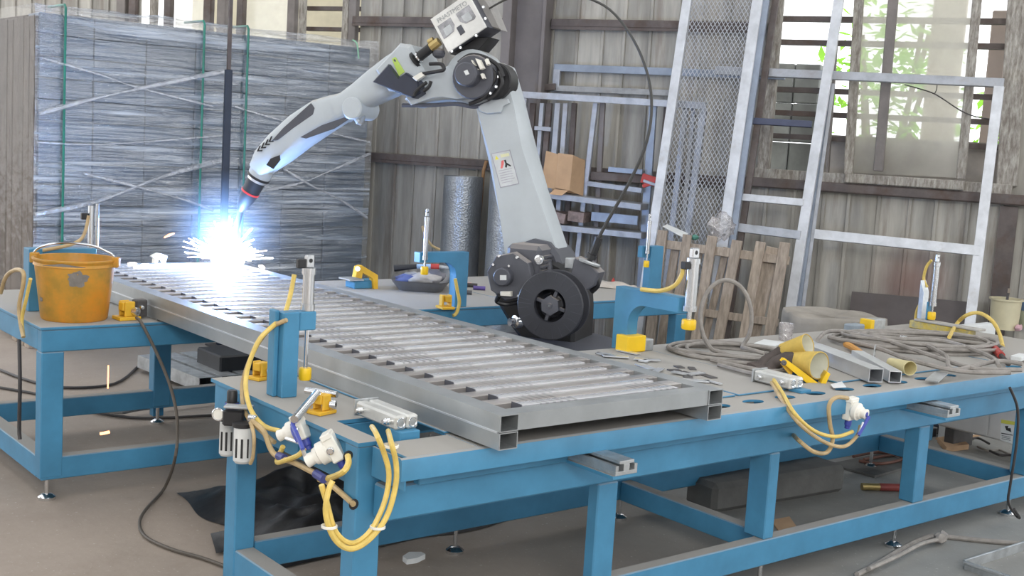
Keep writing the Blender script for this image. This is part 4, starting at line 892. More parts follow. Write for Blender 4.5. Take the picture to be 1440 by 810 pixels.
MB().lathe(c, (0, 0, 1), [(0, .001), (rB*.90, .001), (rB, hb-.012), (rB*1.12, hb-.01), (rB*1.12, hb), (rB*.96, hb), (rB*.86, .01), (0, .01)], 32).build('pail', CREAM, bk)
for dx, h, an in ((.04, hb+.06, .10), (.0, hb+.03, .35)): one('paint_stick', MB().bar(c+V((dx, .02, .015)), c+V((dx+an*.15, .02, h)), .014, .006), WOOD if an < .2 else DSTEEL, 'pale stirring stick standing in the cream bucket' if an < .2 else 'dark flat scraper standing in the cream bucket', 'stick')
c = Py(1441, 468, 3.95); c.z = cz
jr = T('paint_jar', 'clear jar with a dark blue lid at the right edge beside the cream bucket', 'jar', c); MB().lathe(c, (0, 0, 1), [(0, .001), (.045, .001), (.049, .01), (.049, .10), (.044, .115), (0, .115)], 24).build('body', mat('olive_jar', (.40, .42, .30), .2), jr); MB().lathe(c+V((0, 0, .1155)), (0, 0, 1), [(0, 0), (.049, 0), (.049, .05), (.045, .054), (0, .054)], 24).build('lid', mat('slate_blue_lid', (.10, .16, .26), .4), jr)
c = Py(1432, 466, 3.88); c.z = cz+.022
one('pink_rag', MB().ball(c, .04, 12, (1, .5, .55), .5), mat('pink_cloth', (.60, .38, .42), .8), 'crumpled pink rag in front of the blue lidded jar', 'rag')
# white machine beyond the right end of the near table
mx = 6.24; my1 = 3.74; mc = T('welding_power_source', 'white welding power source with a warning sticker beyond the right table end', 'machine', (mx+.12, 3.4, 0)); WM = mat('white_enamel', (.60, .58, .56), .45, var=.05)
MB().box(mx+.001, mx+.25, 3.0, my1, .12, .66, .008).build('casing', WM, mc); MB().box(mx-.003, mx+.0005, 3.03, 3.42, .13, .64, .001).build('side_panel', WM, mc); MB().box(mx-.003, mx+.0005, 3.43, my1-.02, .13, .64, .001).build('side_panel', WM, mc)
for y in (3.06, my1-.1): MB().box(mx+.02, mx+.23, y, y+.06, 0, .119, .004).build('skid', DSTEEL, mc)
def sticker(nm, pts, m_, off=.0042, th=.001): return MB().prism([Px(x, y, mx-off) for x, y in pts], (th, 0, 0)).build(nm, m_, mc)
sticker('warning_sticker', [(1408, 590), (1427, 593), (1424, 624), (1406.5, 619)], PAPER); sticker('yellow_band', [(1408, 590), (1427.5, 593), (1427, 598), (1407.7, 595)], mat('dull_yellow', (.62, .60, .10), .5), .0055); sticker('red_band', [(1430, 593), (1437, 594.5), (1436.5, 600), (1429.5, 598)], RED)
sticker('pictogram', [(1413, 599), (1418, 599), (1417, 602), (1421, 602), (1422, 608), (1418, 606), (1415, 605)], BLACKP, .0055); sticker('print_line', [(1408, 608.5), (1424, 611.5), (1424, 612.6), (1408, 609.8)], BLACKP, .0055)
for k in range(3): sticker('print_line', [(1408.5, 612+k*2.2), (1421, 614.6+k*2.2), (1421, 615.3+k*2.2), (1408.5, 612.7+k*2.2)], RDARK, .0055)
# ================================================================== pneumatic clamps
def cyl_set(t, p, up_, r, zb, zt_, rod, ztip, tr, lug=True):   # cylinder with rod and yellow tip, vertical at p
    x, y = p.x, p.y
    b = MB().lathe((x, y, zb), (0, 0, 1), [(0, 0), (r*1.12, 0), (r*1.12, .02), (r*.94, .021), (r*.94, zt_-zb-.022), (r*1.1, zt_-zb-.021), (r*1.1, zt_-zb), (0, zt_-zb)], 20).build('cylinder', CYLM, t)
    if lug: MB().box(x-r*.75, x+r*.75, y-r*.45, y+r*.45, zt_, zt_+.042, .004).build('lug', CYLM, t); MB().lathe((x, y-r*.452, zt_+.024), (0, -1, 0), [(0, 0), (r*.35, 0), (0, .001)], 12).build('lug_hole', BLACKP, t)
    MB().lathe((x, y, ztip+.02), (0, 0, 1), [(0, 0), (rod, 0), (rod, zb-ztip-.02), (0, zb-ztip-.02)], 12).build('rod', CHROME, t)
    MB().lathe((x, y, ztip), (0, 0, 1), [(0, 0), (tr*.9, 0), (tr, .006), (tr, .034), (tr*.9, .04), (0, .04)], 16).build('clamp_tip', YELB, t)
def gusset(t, base, d, h, reach, pw, ah, gr, th, drop=0):
    s_ = V((-d.y, d.x, 0))*(th/2); z = V((0, 0, 1)); B = V(base)
    arc = [(pw+gr-gr*math.sin(a), h-ah-gr+gr*math.cos(a)) for a in [i*math.pi/16 for i in range(9)]]
    pts = [(0, 0), (0, h), (reach, h-drop), (reach, h-ah-drop*.4)]+arc+[(pw, 0)]
    MB().prism([B+d*u+z*v-s_ for u, v in pts], s_*2, .003).build('arm', BLUEIN, t)
G_CL = 'blue pneumatic clamps on the welding tables'
# 1 near left, in front of the frame
b = Pz(402, 560, .735); zT = Py(402, 440, b.y).z; t = T('pneumatic_clamp', 'blue pneumatic clamp nearest the camera with a steel cylinder beside the frame', 'clamp', b, G_CL)
xl = Py(386, 520, b.y).x; xm = Py(398, 500, b.y).x; xr = Py(420, 500, b.y).x; xe = Py(445, 450, b.y).x; zB = Py(445, 464, b.y).z
MB().box(xm, xr, b.y, b.y+.05, .7355, zT, .003).build('post', BLUEIN, t); MB().box(xl+.012, xm-.0005, b.y+.03, b.y+.075, .7355, zT+.004, .003).build('post_web', BLUEIN, t); MB().box(xr+.0005, xe, b.y, b.y+.05, zB, zT, .003).build('arm', BLUEIN, t)
p = Py(432, 450, b.y+.025); cyl_set(t, p, 1, .0205, zT+.001, Py(432, 378, b.y).z, .0075, Py(428, 534, b.y+.025).z, .021)
MB().cbox((p.x-.03, p.y, Py(420, 372, b.y).z), (.03, .02, .03), 0, .003).build('sensor', BLACKP, t)
# 2 far, middle
xr = Py(652, 420, 4.98).x; t = T('pneumatic_clamp', 'blue pneumatic clamp on the far table left of the robot', 'clamp', (xr, 4.98, zt), G_CL)
zT = Py(640, 354, 4.98).z; x0 = Py(592, 352, 4.98).x
gusset(t, (xr, 4.98, zt+.0005), V((-1, 0, 0)), zT-zt, xr-Py(587, 352, 4.98).x, .075, .05, .07, .055)
MB().box(xr+.0005, xr+.006, 4.965, 4.995, zt+.05, zT-.08, .001).build('slot_plate', RDARK, t)
zc = Py(592, 356, 4.98).z; cyl_set(t, V((x0, 4.94, 0)), 1, .0125, zc-.03, Py(591, 305, 4.94).z, .006, Py(597, 386, 4.94).z, .02)
# 3 near table, behind the frame
X3 = 3.60; yb = Px(873, 402, X3).y; t = T('pneumatic_clamp', 'large blue pneumatic clamp on the near table right of the wire spool', 'clamp', (X3, yb, .743), G_CL)
zT = Px(875, 402, X3).z; ye = Px(962, 420, X3).y; ze = Px(962, 416, X3).z
gusset(t, (X3, yb, .7435), V((0, -1, 0)), zT-.7435, yb-ye, .085, .06, .09, .06, max(0, zT-ze))
p = Px(968, 430, X3); p.y -= .01; cyl_set(t, p, 1, .026, Px(968, 437, X3).z, Px(968, 362, X3).z, .010, Px(968, 463, X3).z, .030)
MB().cbox((p.x-.04, p.y+.005, Px(968, 372, X3).z), (.03, .03, .03), 0, .003).build('sensor', BLACKP, t)
c = Pz(885, 494, .743); MB().cbox((c.x+.01, c.y+.005, .7435+.035), (.11, .075, .07), .0, .004).build('base_block', YELB, t); MB().cbox((c.x+.095, c.y+.005, .7435+.025), (.05, .06, .05), 0, .004).build('base_bolt', GALV, t)
# 4 far table, right end
t = T('pneumatic_clamp', 'small blue pneumatic clamp at the right end of the far table', 'clamp', (5.34, 5.30, zt), G_CL)
p0, p1 = Py(913, 350, 5.3), Py(927, 395, 5.3)
MB().box(p0.x, p1.x, 5.28, 5.34, zt+.0005, Py(917, 346, 5.3).z, .003).build('post', BLUEIN, t); x0 = Py(908, 330, 5.3).x; MB().box(x0-.03, p0.x-.0005, 5.29, 5.33, Py(908, 362, 5.3).z, Py(908, 346, 5.3).z, .003).build('arm', BLUEIN, t)
cyl_set(t, V((x0, 5.275, 0)), 1, .014, Py(908, 356, 5.3).z, Py(908, 310, 5.3).z, .006, Py(906, 375, 5.3).z, .018)
# 5 near table, far right
X5 = 5.68; t = T('pneumatic_clamp', 'thin pneumatic clamp on a yellow base at the far right of the near table', 'clamp', (X5, 3.5, .743), G_CL)
y0, y1 = Px(1368, 470, X5).y, min(3.66, Px(1282, 462, X5).y)
MB().box(X5-.03, X5+.03, y0, y1, .7435, .785, .004).build('base_bar', mat('scuffed_yellow', (.62, .46, .06), .6, var=.2, scale=14, col2=(.30, .29, .20), c2amt=.5, c2scale=16), t); MB().box(X5-.035, X5+.035, y0-.05, y1-.03, .7855, .797, .003).build('base_cap', DUSTTOP, t)
p = Px(1308, 440, X5); p.y = min(p.y, 3.6); MB().prism([V((X5, p.y+.05, .7975)), V((X5, p.y+.075, .7975)), V((X5, p.y+.075, Px(1300, 395, X5).z)), V((X5, p.y+.05, Px(1303, 412, X5).z))], (.05, 0, 0)).build('post', GALV, t)
MB().box(X5-.01, X5+.02, p.y+.01, p.y+.02, .7975, Px(1310, 425, X5).z, .002).build('post', BLUEIN, t)
cyl_set(t, V((X5, p.y-.01, 0)), 1, .017, Px(1310, 430, X5).z, Px(1314, 368, X5).z, .006, Px(1308, 449, X5).z, .021)
# 6 far table, behind the bucket
t = T('pneumatic_clamp', 'dark blue pneumatic clamp behind the orange bucket', 'clamp', (1.62, 5.5, zt), G_CL); Yk = 5.36
p0, p1 = Py(41, 350, Yk), Py(60, 440, Yk); MB().box(p0.x, p1.x, Yk, Yk+.08, zt+.0005, Py(50, 350, Yk).z, .003).build('post', BLUEIN, t); xe = Py(136, 360, Yk).x; MB().box(p1.x+.0005, xe, Yk, Yk+.06, Py(90, 378, Yk).z, Py(90, 350, Yk).z, .003).build('arm', BLUEIN, t)
x0 = Py(131, 330, Yk).x; zA = Py(90, 350, Yk).z; MB().lathe((x0, Yk+.03, zA), (0, 0, 1), [(0, 0), (.013, 0), (.013, Py(131, 290, Yk).z-zA), (0, Py(131, 290, Yk).z-zA)], 14).build('cylinder', CYLM, t); MB().lathe((x0+.028, Yk+.03, zA), (0, 0, 1), [(0, 0), (.007, 0), (.007, .20), (0, .20)], 10).build('guide_rod', CHROME, t); MB().cbox((x0-.03, Yk+.03, Py(131, 305, Yk).z), (.03, .02, .03), 0, .003).build('sensor', BLACKP, t)

# ---- small yellow toggle holders
def toggle(label, p, rz=0, k=1.0, bolt=True, group='yellow toggle holders on the tables'):
    t = T('toggle_holder', label, 'holder', p, group); r = Matrix.Rotation(rz, 3, 'Z'); P_ = lambda a, b_, c_: V(p)+r @ V((a*k, b_*k, c_*k))
    MB().cbox(P_(0, 0, .006), (.075*k, .06*k, .0115*k), rz, .002).build('foot', YEL, t)
    for s_ in (-1, 1): MB().cbox(P_(0, .019*s_, .037), (.034*k, .010*k, .05*k), rz, .003).build('cheek', YEL, t)
    MB().cbox(P_(.0, 0, .045), (.05*k, .026*k, .028*k), rz+.2, .003).build('toggle_block', YEL, t)
    if bolt:
        a = P_(.012, -.024, .03); MB().lathe(a, r @ V((.5, -1, 0)), [(0, 0), (.014*k, 0), (.014*k, .018*k), (.008*k, .018*k), (.008*k, .006*k), (0, .006*k)], 14).build('bolt', CHROME, t)
    return t
toggle('small yellow toggle holder behind the post of the nearest clamp', Pz(366, 533, .7355), .3)
toggle('small yellow toggle holder with a chrome lever on the near table corner', Pz(452, 581, .7355), .3)
tg = toggle('yellow holder with dark block between bucket and frame end', Pz(178, 449, .7355), .1, 1.3); c = Pz(196, 447, .7355); MB().cbox((c.x+.0, c.y+.0, .78), (.05, .05, .075), .1, .004).build('dark_block', DSTEEL, tg); MB().lathe((c.x, c.y-.026, .785), (0, -1, 0), [(0, 0), (.013, 0), (.008, .01), (0, .012)], 14).build('chrome_knob', CHROME, tg)
tg = T('toggle_holder', 'yellow hooked toggle arm on the far table beside the tray', 'holder', Pz(518, 404, zt), 'yellow toggle holders on the tables'); c = Pz(518, 404, zt); Yq = c.y
MB().box(Py(492, 400, Yq).x, Py(525, 400, Yq).x, Yq-.05, Yq+.05, zt+.0005, Py(508, 393, Yq).z, .004).build('blue_block', BLUEIN, tg); MB().box(Py(484, 392, Yq).x, Py(504, 392, Yq).x, Yq-.06, Yq+.06, Py(508, 393, Yq).z+.0005, Py(508, 391, Yq).z+.002, .001).build('plate', GALV, tg)
MB().prism([Py(x, y, Yq-.07) for x, y in ((500, 390), (503, 375), (509, 373), (532, 387), (532, 408), (526, 408), (525, 392), (510, 383), (508, 392))], (0, .04, 0), .003).build('arm', YEL, tg); MB().cyl(Py(503, 378, Yq-.075), Py(503, 378, Yq-.02), .014, 12).build('pivot_pin', CHROME, tg)
toggle('pair of yellow holder cheeks at the foot of the far clamp', Pz(626, 434, zt+.0005), 1.4, 1.15, False)
c = Pz(1218, 467, .7435); tg = T('toggle_holder', 'yellow and grey holder block at the back of the near table', 'holder', c, 'yellow toggle holders on the tables'); MB().cbox(c+V((.04, -.02, .036)), (.10, .06, .07), .0, .004).build('grey_block', GALV, tg); MB().cbox(c+V((-.028, -.02, .036)), (.03, .07, .071), 0, .003).build('cheek', YELB, tg); MB().cbox(c+V((-.12, -.01, .025)), (.10, .06, .05), 0, .006).build('steel_body', mat('bluish_grey', (.27, .32, .37), .5), tg)
# lever with chrome handle
lv = T('chrome_lever', 'chrome lever handle lying across the near table corner', 'lever', Pz(448, 566, .745))
MB().tube([Pz(446, 553, .80), Pz(414, 590, .755)], .013, 12, False).build('grip', CHROME, lv); MB().tube([Pz(430, 549, .79), Pz(474, 555, .79)], .011, 12, False).build('cross_bar', CHROME, lv)
# ---- twin cylinders
def twin(label, x, y0, y1, z):
    t = T('twin_cylinder', label, 'cylinder', (x, (y0+y1)/2, z), 'twin bore air cylinders')
    for s_ in (-1, 1):
        MB().box(x+s_*.0205-.0195, x+s_*.0205+.0195, y0, y1, z, z+.042, .006).build('barrel', mat('cylinder_alloy', (.58, .58, .555), .4, .4), t)
        MB().lathe((x+s_*.0205, y0-.0002, z+.021), (0, -1, 0), [(.010, -.0005), (.014, .001), (.016, 0)], 18).build('end_cap', CHROME, t); MB().lathe((x+s_*.0205, y0, z+.021), (0, -1, 0), [(0, 0), (.010, 0), (0, .0012)], 16).build('end_disc', GALV, t)
    MB().box(x-.042, x+.042, y1+.0005, y1+.008, z-.004, z+.046, .001).build('end_plate', GALV, t)
    for yy in (y0+.03, y1-.04): MB().lathe((x-.0405, yy, z+.022), (-1, 0, 0), [(0, 0), (.010, 0), (.010, .014), (.007, .016), (.007, .024), (0, .024)], 12).build('air_fitting', CHROME, t)
    return t
c = Py(572, 604, 2.82); T1 = twin('twin bore air cylinder at the left front corner of the near table', c.x, 2.82, 3.04, max(c.z, .7445)); MB().box(c.x-.035, c.x+.035, 2.80, 2.86, .6785, max(c.z, .7445)-.0005, .003).build('blue_support', BLUEIN, T1)
c = Py(1120, 547, 2.76); T2 = twin('twin bore air cylinder under the yellow flap bracket', c.x, 2.76, 2.935, max(c.z, .738)); MB().box(c.x-.01, c.x+.05, 2.73, 2.79, .7355, max(c.z, .738)-.0005, .001).build('blue_support', BLUEIN, T2)
# ---- hand valves
def valve(label, a, b, lev, k=1.0):
    a = V(a); b = V(b); ax = (b-a).normalized(); t = T('hand_valve', label, 'valve', a, 'white hand valves on the near table'); d, u, sd = frame(ax)
    L_ = (b-a).length
    MB().obox(a-ax*.012*k, ax*.016*k, u*.036*k, sd*.022*k, .004).build('body', WHITEPL, t); MB().obox(a+u*.034*k-ax*.012*k, ax*.014*k, u*.008*k, sd*.026*k, .003).build('body_cap', WHITEPL, t)
    MB().lathe(a, ax, [(0, 0), (.026*k, 0), (.030*k, .006), (.030*k, L_*.40), (.024*k, L_*.45), (.021*k, L_*.62), (.016*k, L_*.64), (.018*k, L_*.98), (.015*k, L_), (0, L_)], 22).build('knob', WHITEPL, t)
    MB().lathe(b, ax, [(0, 0), (.009*k, 0), (.008*k, .001), (0, .0012)], 14).build('knob_dot', BLUEPL, t)
    MB().lathe(a-sd*.022*k-ax*.01, -sd, [(0, 0), (.011, 0), (.011, .014), (.008, .016), (0, .016)], 12).build('nipple', CHROME, t)
    MB().lathe(a-u*.036*k-ax*.012, -u, [(0, 0), (.013, 0), (.013, .02), (.010, .024), (.010, .034), (0, .034)], 14).build('fitting', BLUEPL, t)
    if lev: MB().tube(lev, .007, 8).build('lever', BLUEPL, t); MB().tube([lev[-1], lev[-1]*.4+b*.6], .006, 8).build('lever_tip', ALU, t)
    return t
valve('left white hand valve on the end of the near table', Px(418, 603, 1.735), Px(392, 613, 1.70), [Px(413, 590, 1.70), Px(412, 605, 1.69), Px(420, 622, 1.68)])
valve('right white hand valve beside the near table corner leg', Px(463, 632, 1.735), Px(431, 649, 1.685), [Px(411, 597, 1.69), Px(418, 612, 1.68), Px(426, 632, 1.67)], 1.15)
valve('white hand valve on the front of the near table under the gloves', Py(1200, 577, 2.605), Py(1219, 583, 2.55), [Py(1222, 586, 2.54), Py(1213, 602, 2.54), Py(1207, 612, 2.54)], 1.1)
# ---- air filter regulator on the table end
F_ = T('air_filter_regulator', 'twin bowl air filter regulator with a gauge on the near table end', 'regulator', Px(335, 600, 1.70))
for x, y0, y1, X, r in ((319, 591, 640, 1.72, .026), (341, 600, 650, 1.685, .030)):
    p0 = Px(x, y1, X); p1 = Px(x, y0, X); h = p1.z-p0.z
    bw = MB().lathe(V((p0.x, p0.y, p0.z)), (0, 0, 1), [(0, 0), (r*.8, 0), (r, .008), (r, h), (0, h)], 24).build('bowl', mat('pale_grey_bowl', (.60, .61, .60), .4), F_)
    for a in (-.5, .1, .7):
        e = (-FH*math.cos(a)+RGT0*math.sin(a))*(r+.0004); MB().obox(p0+e+V((0, 0, h*.45)), RGT0*.0035, FH*.0008, V((0, 0, h*.27))).build('slot', BLACKP, bw)
    MB().lathe(V((p1.x, p1.y, p1.z+.0005)), (0, 0, 1), [(0, 0), (r*1.05, 0), (r*1.05, .012), (0, .012)], 24).build('bowl_collar', BLACKP, F_)
c = Px(330, 586, 1.70); MB().obox(c, RGT0*.034, FH*.028, V((0, 0, .026)), .006).build('head_block', BLACKP, F_)
c2 = Px(336, 577, 1.70); MB().obox(c2+V((0, 0, .012)), RGT0*.045, FH*.02, V((0, 0, .004)), .002).build('mounting_bracket', GALV, F_)
k_ = Px(326, 572, 1.715); MB().lathe(k_, (0, 0, 1), [(0, 0), (.022, 0), (.022, .014), (.017, .016), (.017, .05), (.014, .055), (0, .055)], 20).build('adjuster_knob', BLACKP, F_); MB().lathe(k_+V((0, 0, .004)), (0, 0, 1), [(.0222, 0), (.0228, .002), (.0228, .009), (.0222, .011)], 20).build('blue_collar', BLUEPL, F_)
g = Px(309, 582, 1.68); MB().lathe(g, (-.75, -.65, .05), [(0, 0), (.020, 0), (.022, .004), (.022, .014), (.019, .016), (.018, .012), (0, .012)], 22).build('gauge', CHROME, F_); MB().lathe(g, (-.75, -.65, .05), [(0, .0122), (.017, .0122), (0, .013)], 18).build('dial', WHITEPL, F_)
o_ = Px(350, 588, 1.69); MB().lathe(o_, (.6, -.7, 0), [(0, 0), (.012, 0), (.012, .02), (.009, .024), (0, .024)], 12).build('elbow_fitting', CHROME, F_)
# ---- air hoses
def H(pts, fn, K): return [fn(x, y, K if len(q) == 0 else q[0]) for x, y, *q in pts]
hose('air_hose', H([(414, 386, 1.92), (407, 420, 1.90), (398, 446, 1.86), (384, 458, 1.80), (362, 482, 1.75), (346, 530, 1.72), (351, 572, 1.71), (370, 598, 1.715), (394, 606, 1.725)], Px, 1.75), .0078, HOSEY, 'yellow air hose arching from the nearest clamp down to the left valve', 'hose')
hose('air_hose', H([(403, 450, 1.83), (380, 462, 1.80), (358, 492, 1.755), (341, 540, 1.735), (346, 582, 1.725), (372, 610, 1.72), (386, 622, 1.72)], Px, 1.75), .0075, HOSEB, 'brownish air hose running alongside the arching yellow hose', 'hose')
hose('air_hose', H([(354, 592, 1.675), (371, 607, 1.69), (381, 632, 1.70), (392, 643, 1.70), (412, 650, 1.70), (432, 660, 1.70), (452, 671, 1.71), (478, 692, 1.75)], Px, 1.7)+[Py(497, 709, 2.808)], .0085, HOSEB, 'tan air hose from the filter regulator to the lower hole of the corner leg', 'hose')
hose('air_hose', [Px(449, 674, 1.71), Px(464, 672, 1.71), Py(482, 664, 2.77), Py(490, 652, 2.78), Py(489, 641, 2.808)], .009, HOSEY, 'yellow air hose entering the upper hole of the corner leg', 'hose')
hose('air_hose', [Px(398, 628, 1.705), Px(392, 642, 1.705), Px(390, 650, 1.70), Px(399, 648, 1.69), Px(420, 640, 1.69), Px(428, 630, 1.70)], .008, HOSEY, 'short yellow air hose looped under the two white valves', 'hose')
hose('air_hose', [Px(352, 594, 1.668), Px(357, 612, 1.665), Px(356, 640, 1.665), Px(352, 652, 1.665)], .006, HOSEB, 'thin grey drain hose hanging beside the filter bowls', 'hose')
hose('air_hose', [Py(523, 600, 2.80)]+H([(530, 612), (541, 640), (547, 668), (541, 705), (522, 745), (496, 764), (472, 748), (459, 705), (452, 682)], Py, 2.60), .0075, HOSEY, 'inner yellow hose of the pair looping below the corner leg', 'hose')
hose('air_hose', [Py(546, 606, 2.79)]+H([(550, 622), (557, 652), (556, 685), (543, 728), (518, 760), (492, 772), (470, 757), (458, 722), (462, 690), (468, 676)], Py, 2.585), .0075, HOSEY, 'outer yellow hose of the pair looping below the corner leg', 'hose')
for x, y, lb in ((550, 627, 'upper pale cable tie round the hose pair'), (531, 741, 'lower right pale cable tie round the hose pair'), (463, 740, 'lower left pale cable tie round the hose pair')):
    c = Py(x, y, 2.592); one('cable_tie', MB().lathe(c-V((0, 0, .004)), (0, 0, 1), [(.019, 0), (.021, .001), (.021, .007), (.019, .008)], 14), WHITEPL, lb, 'tie', 'cable ties on the hose pair')
for nm, pp, lb in (('tee', [Px(392, 641, 1.698), Px(400, 645, 1.698)], 'blue push fitting joining hoses under the left valve'), ('tee', [Px(444, 666, 1.70), Px(456, 674, 1.70)], 'blue push fitting joining hoses under the right valve')):
    one('push_fitting', MB().tube(pp, .013, 10, False), mat('dark_blue_fitting', (.05, .06, .22), .4), lb, 'fitting')
hose('air_hose', H([(1088, 534, 2.80), (1100, 552, 2.70), (1118, 582), (1145, 606), (1175, 614), (1199, 607)], Py, 2.575), .007, HOSEY, 'yellow hose from the twin cylinder to the front valve, upper run', 'hose')
hose('air_hose', H([(1085, 538, 2.80), (1098, 560, 2.68), (1122, 594), (1156, 620), (1186, 628), (1205, 613), (1210, 598)], Py, 2.562), .007, HOSEB, 'tan hose from the twin cylinder to the front valve, lower run', 'hose')
hose('air_hose', H([(1192, 560), (1176, 559), (1166, 570), (1167, 596), (1171, 618), (1163, 636), (1144, 635), (1124, 620, 2.62), (1116, 612, 2.745)], Py, 2.588), .008, HOSEB, 'tan hose looping down the front rail beside the valve', 'hose')
hose('air_hose', H([(1, 412), (8, 390), (20, 380), (32, 382), (33, 398), (27, 430), (29, 455), (33, 474)], Px, 1.53), .009, HOSEB, 'tan air hose looping at the left end of the far table', 'hose')
hose('air_hose', H([(43, 392), (37, 420), (31, 448), (33, 472)], Px, 1.535), .0075, HOSEY, 'yellow air hose hanging over the left end of the far table', 'hose')
hose('air_hose', H([(125, 303), (120, 325), (112, 338), (92, 346), (60, 352)], Py, 5.34), .008, HOSEB, 'tan air hose on the clamp behind the bucket', 'hose')
hose('air_hose', H([(594, 318), (598, 332), (607, 345), (618, 351)], Py, 4.975), .007, HOSEB, 'tan air hose above the far clamp', 'hose')
hose('air_hose', H([(640, 392), (643, 408), (646, 425), (642, 440), (637, 444)], Py, 4.925), .009, HOSEY, 'yellow air hose hanging at the foot of the far clamp', 'hose')
hose('air_hose', H([(961, 374), (958, 388), (948, 402), (928, 409), (902, 407)], Px, 3.56), .0095, HOSEY, 'yellow air hose along the large blue clamp', 'hose')
hose('air_hose', H([(1310, 366), (1303, 375), (1299, 392), (1304, 404)], Px, 5.72), .008, HOSEY, 'upper yellow hose on the far right clamp', 'hose'); hose('air_hose', H([(1296, 424), (1289, 438), (1287, 458)], Px, 5.715), .008, HOSEY, 'lower yellow hose beside the far right clamp', 'hose')
hose('air_hose', [Pz(1335, 474, .80)]+H([(1345, 456), (1358, 444), (1376, 440), (1394, 450), (1405, 468)], Px, 5.80)+[Pz(1410, 487, .752)], .010, HOSEY, 'yellow hose arching over the far right end of the table', 'hose')
# ---- cables on the near table
def coil(label, cx, cy_, rx, ry, z, n, rz, extra=None, r=.0078, mt=CABLE):
    t = T('cable_coil', label, 'cable', (cx, cy_, z)); R_ = Matrix.Rotation(rz, 3, 'Z')
    for k in range(n):
        a0 = random.uniform(0, 6.3); pts = []; fx = 1-.07*(k % 4)+random.uniform(-.05, .05); ox, oy = random.uniform(-.03, .03), random.uniform(-.03, .03)
        for i in range(19): a = a0+2*math.pi*i/18; w_ = 1+.05*math.sin(a*3+k); pts.append(V((cx, cy_, 0))+R_ @ V((ox+rx*fx*w_*math.cos(a), oy+ry*fx*w_*math.sin(a), 0))+V((0, 0, z+r+(k//3)*r*1.9+.004*math.sin(a*2+k)))) 
        MB().tube(pts, r, 7, sub=3).build('cable_turn', mt, t)
    return t
c1 = coil('coil of grey cable on the near table with one loop standing up', 3.97, 3.38, .27, .19, .7435, 6, -.75)
bl_ = V((4.02, 3.36, 0)).dot(FH); MB().tube([Pb(1075, 497, bl_-.1), Pb(1050, 490, bl_-.05)]+[Pb(1021+36*math.cos(a), 447+53*math.sin(a), bl_) for a in [math.radians(50-22*i) for i in range(14)]]+[Pb(1010, 494, bl_+.02), Pb(1045, 507, bl_)], .0095, 8).build('standing_loop', CABLE, c1)
for pts in ([(1000, 506), (1040, 515), (1080, 522), (1110, 520)], [(1010, 513), (1060, 526), (1085, 530)]): MB().tube([Pz(x, y, .756) for x, y in pts], .0095, 7).build('cable_turn', CABLE, c1)
c2 = coil('wide coil of grey cable spread over the right half of the near table', 5.13, 3.20, .40, .24, .7435, 8, -.55, r=.0085)
for pts in ([(1150, 478), (1165, 466), (1200, 468), (1250, 480), (1310, 500), (1370, 518), (1436, 520)], [(1165, 474), (1230, 488), (1280, 506), (1350, 522), (1420, 524)], [(1300, 484), (1330, 500), (1340, 520), (1400, 508), (1438, 512)], [(1195, 470), (1260, 476), (1330, 480), (1390, 500), (1405, 515)]): MB().tube([Pz(x, y, .783) for x, y in pts], .010, 7).build('cable_turn', CABLE, c2)
# ---- welding gloves and the yellow flap bracket
SUEDE = mat('dirty_brown_suede', (.085, .07, .065), .9, var=.25, bump=.3); CUFF = mat('yellow_leather_cuff', (.62, .44, .10), .75, var=.12, scale=14, bump=.15); LINING = mat('pale_lining', (.60, .60, .52), .9)
bg_ = Pz(1110, 532, .7435).dot(FH)+.13
def glove(label, a, b, r0, r1, hand, k):
    a = V(a); b = V(b); ax = (b-a).normalized(); L_ = (b-a).length; t = T('welding_glove', label, 'glove', a, 'pair of welding gloves')
    MB().lathe(a, ax, [(r0, 0), (r0*1.04, L_*.1), (r1, L_), (r1*.95, L_+.002), (r1*.93, L_*.97)], 22, (0, 0, 1)).build('cuff', CUFF, t); MB().lathe(a, ax, [(r1*.925, L_*.985), (r0*.9, L_*.15), (0, L_*.12)], 22).build('lining', LINING, t)
    hp = [a+ax*.01]+[V(h) for h in hand]
    MB().limb([(p, w, h_) for p, w, h_ in zip(hp, (r0*.98, r0*.95, r0*1.1, r0*1.0, r0*.8), (r0*.95, r0*.8, r0*.75, r0*.6, r0*.4))], (0, 0, 1), 16, .8).build('palm', SUEDE, t)
    e = hp[-1]; d = (hp[-1]-hp[-2]).normalized(); d = V((d.x, d.y, min(d.z, -.02))).normalized(); sd = d.cross(V((0, 0, 1))).normalized()
    for i in range(4):
        o = e+sd*((i-1.5)*r0*.42)-d*.02; l = (.055, .07, .065, .05)[i]; q = [o, o+d*l*.5+V((0, 0, .004)), o+d*l]; q = [V((p.x, p.y, max(p.z, .757))) for p in q]
        MB().tube(q, lambda u: .0125-.003*u, 8).build('finger', SUEDE, t)
    o = hp[-2]+sd*r0*.9*k; q = [hp[-2]+sd*r0*.4*k, o+d*.03, o+d*.065-V((0, 0, .008))]; q = [V((p.x, p.y, max(p.z, .757))) for p in q]; MB().tube(q, lambda u: .0145-.004*u, 8).build('thumb', SUEDE, t)
glove('welding glove with a yellow cuff, the upper one lying back', Pb(1101, 493, bg_+.04), Pb(1136, 484, bg_-.04), .030, .043, [Pb(1090, 500, bg_+.05), Pb(1077, 508, bg_+.05), Pb(1068, 518, bg_+.04), Pb(1063, 527, bg_+.03)], 1)
glove('welding glove with a yellow cuff, the lower one with its open mouth facing right', Pb(1117, 506, bg_-.02), Pb(1152, 514, bg_-.13), .036, .056, [Pb(1105, 505, bg_-.03), Pb(1091, 510, bg_-.01), Pb(1079, 521, bg_-.01), Pb(1070, 533, bg_-.02)], -1)
fb = T('flap_bracket', 'bright yellow flap bracket tipping forward over the table edge', 'bracket', Pz(1130, 545, .7435)); bf = bg_-.15
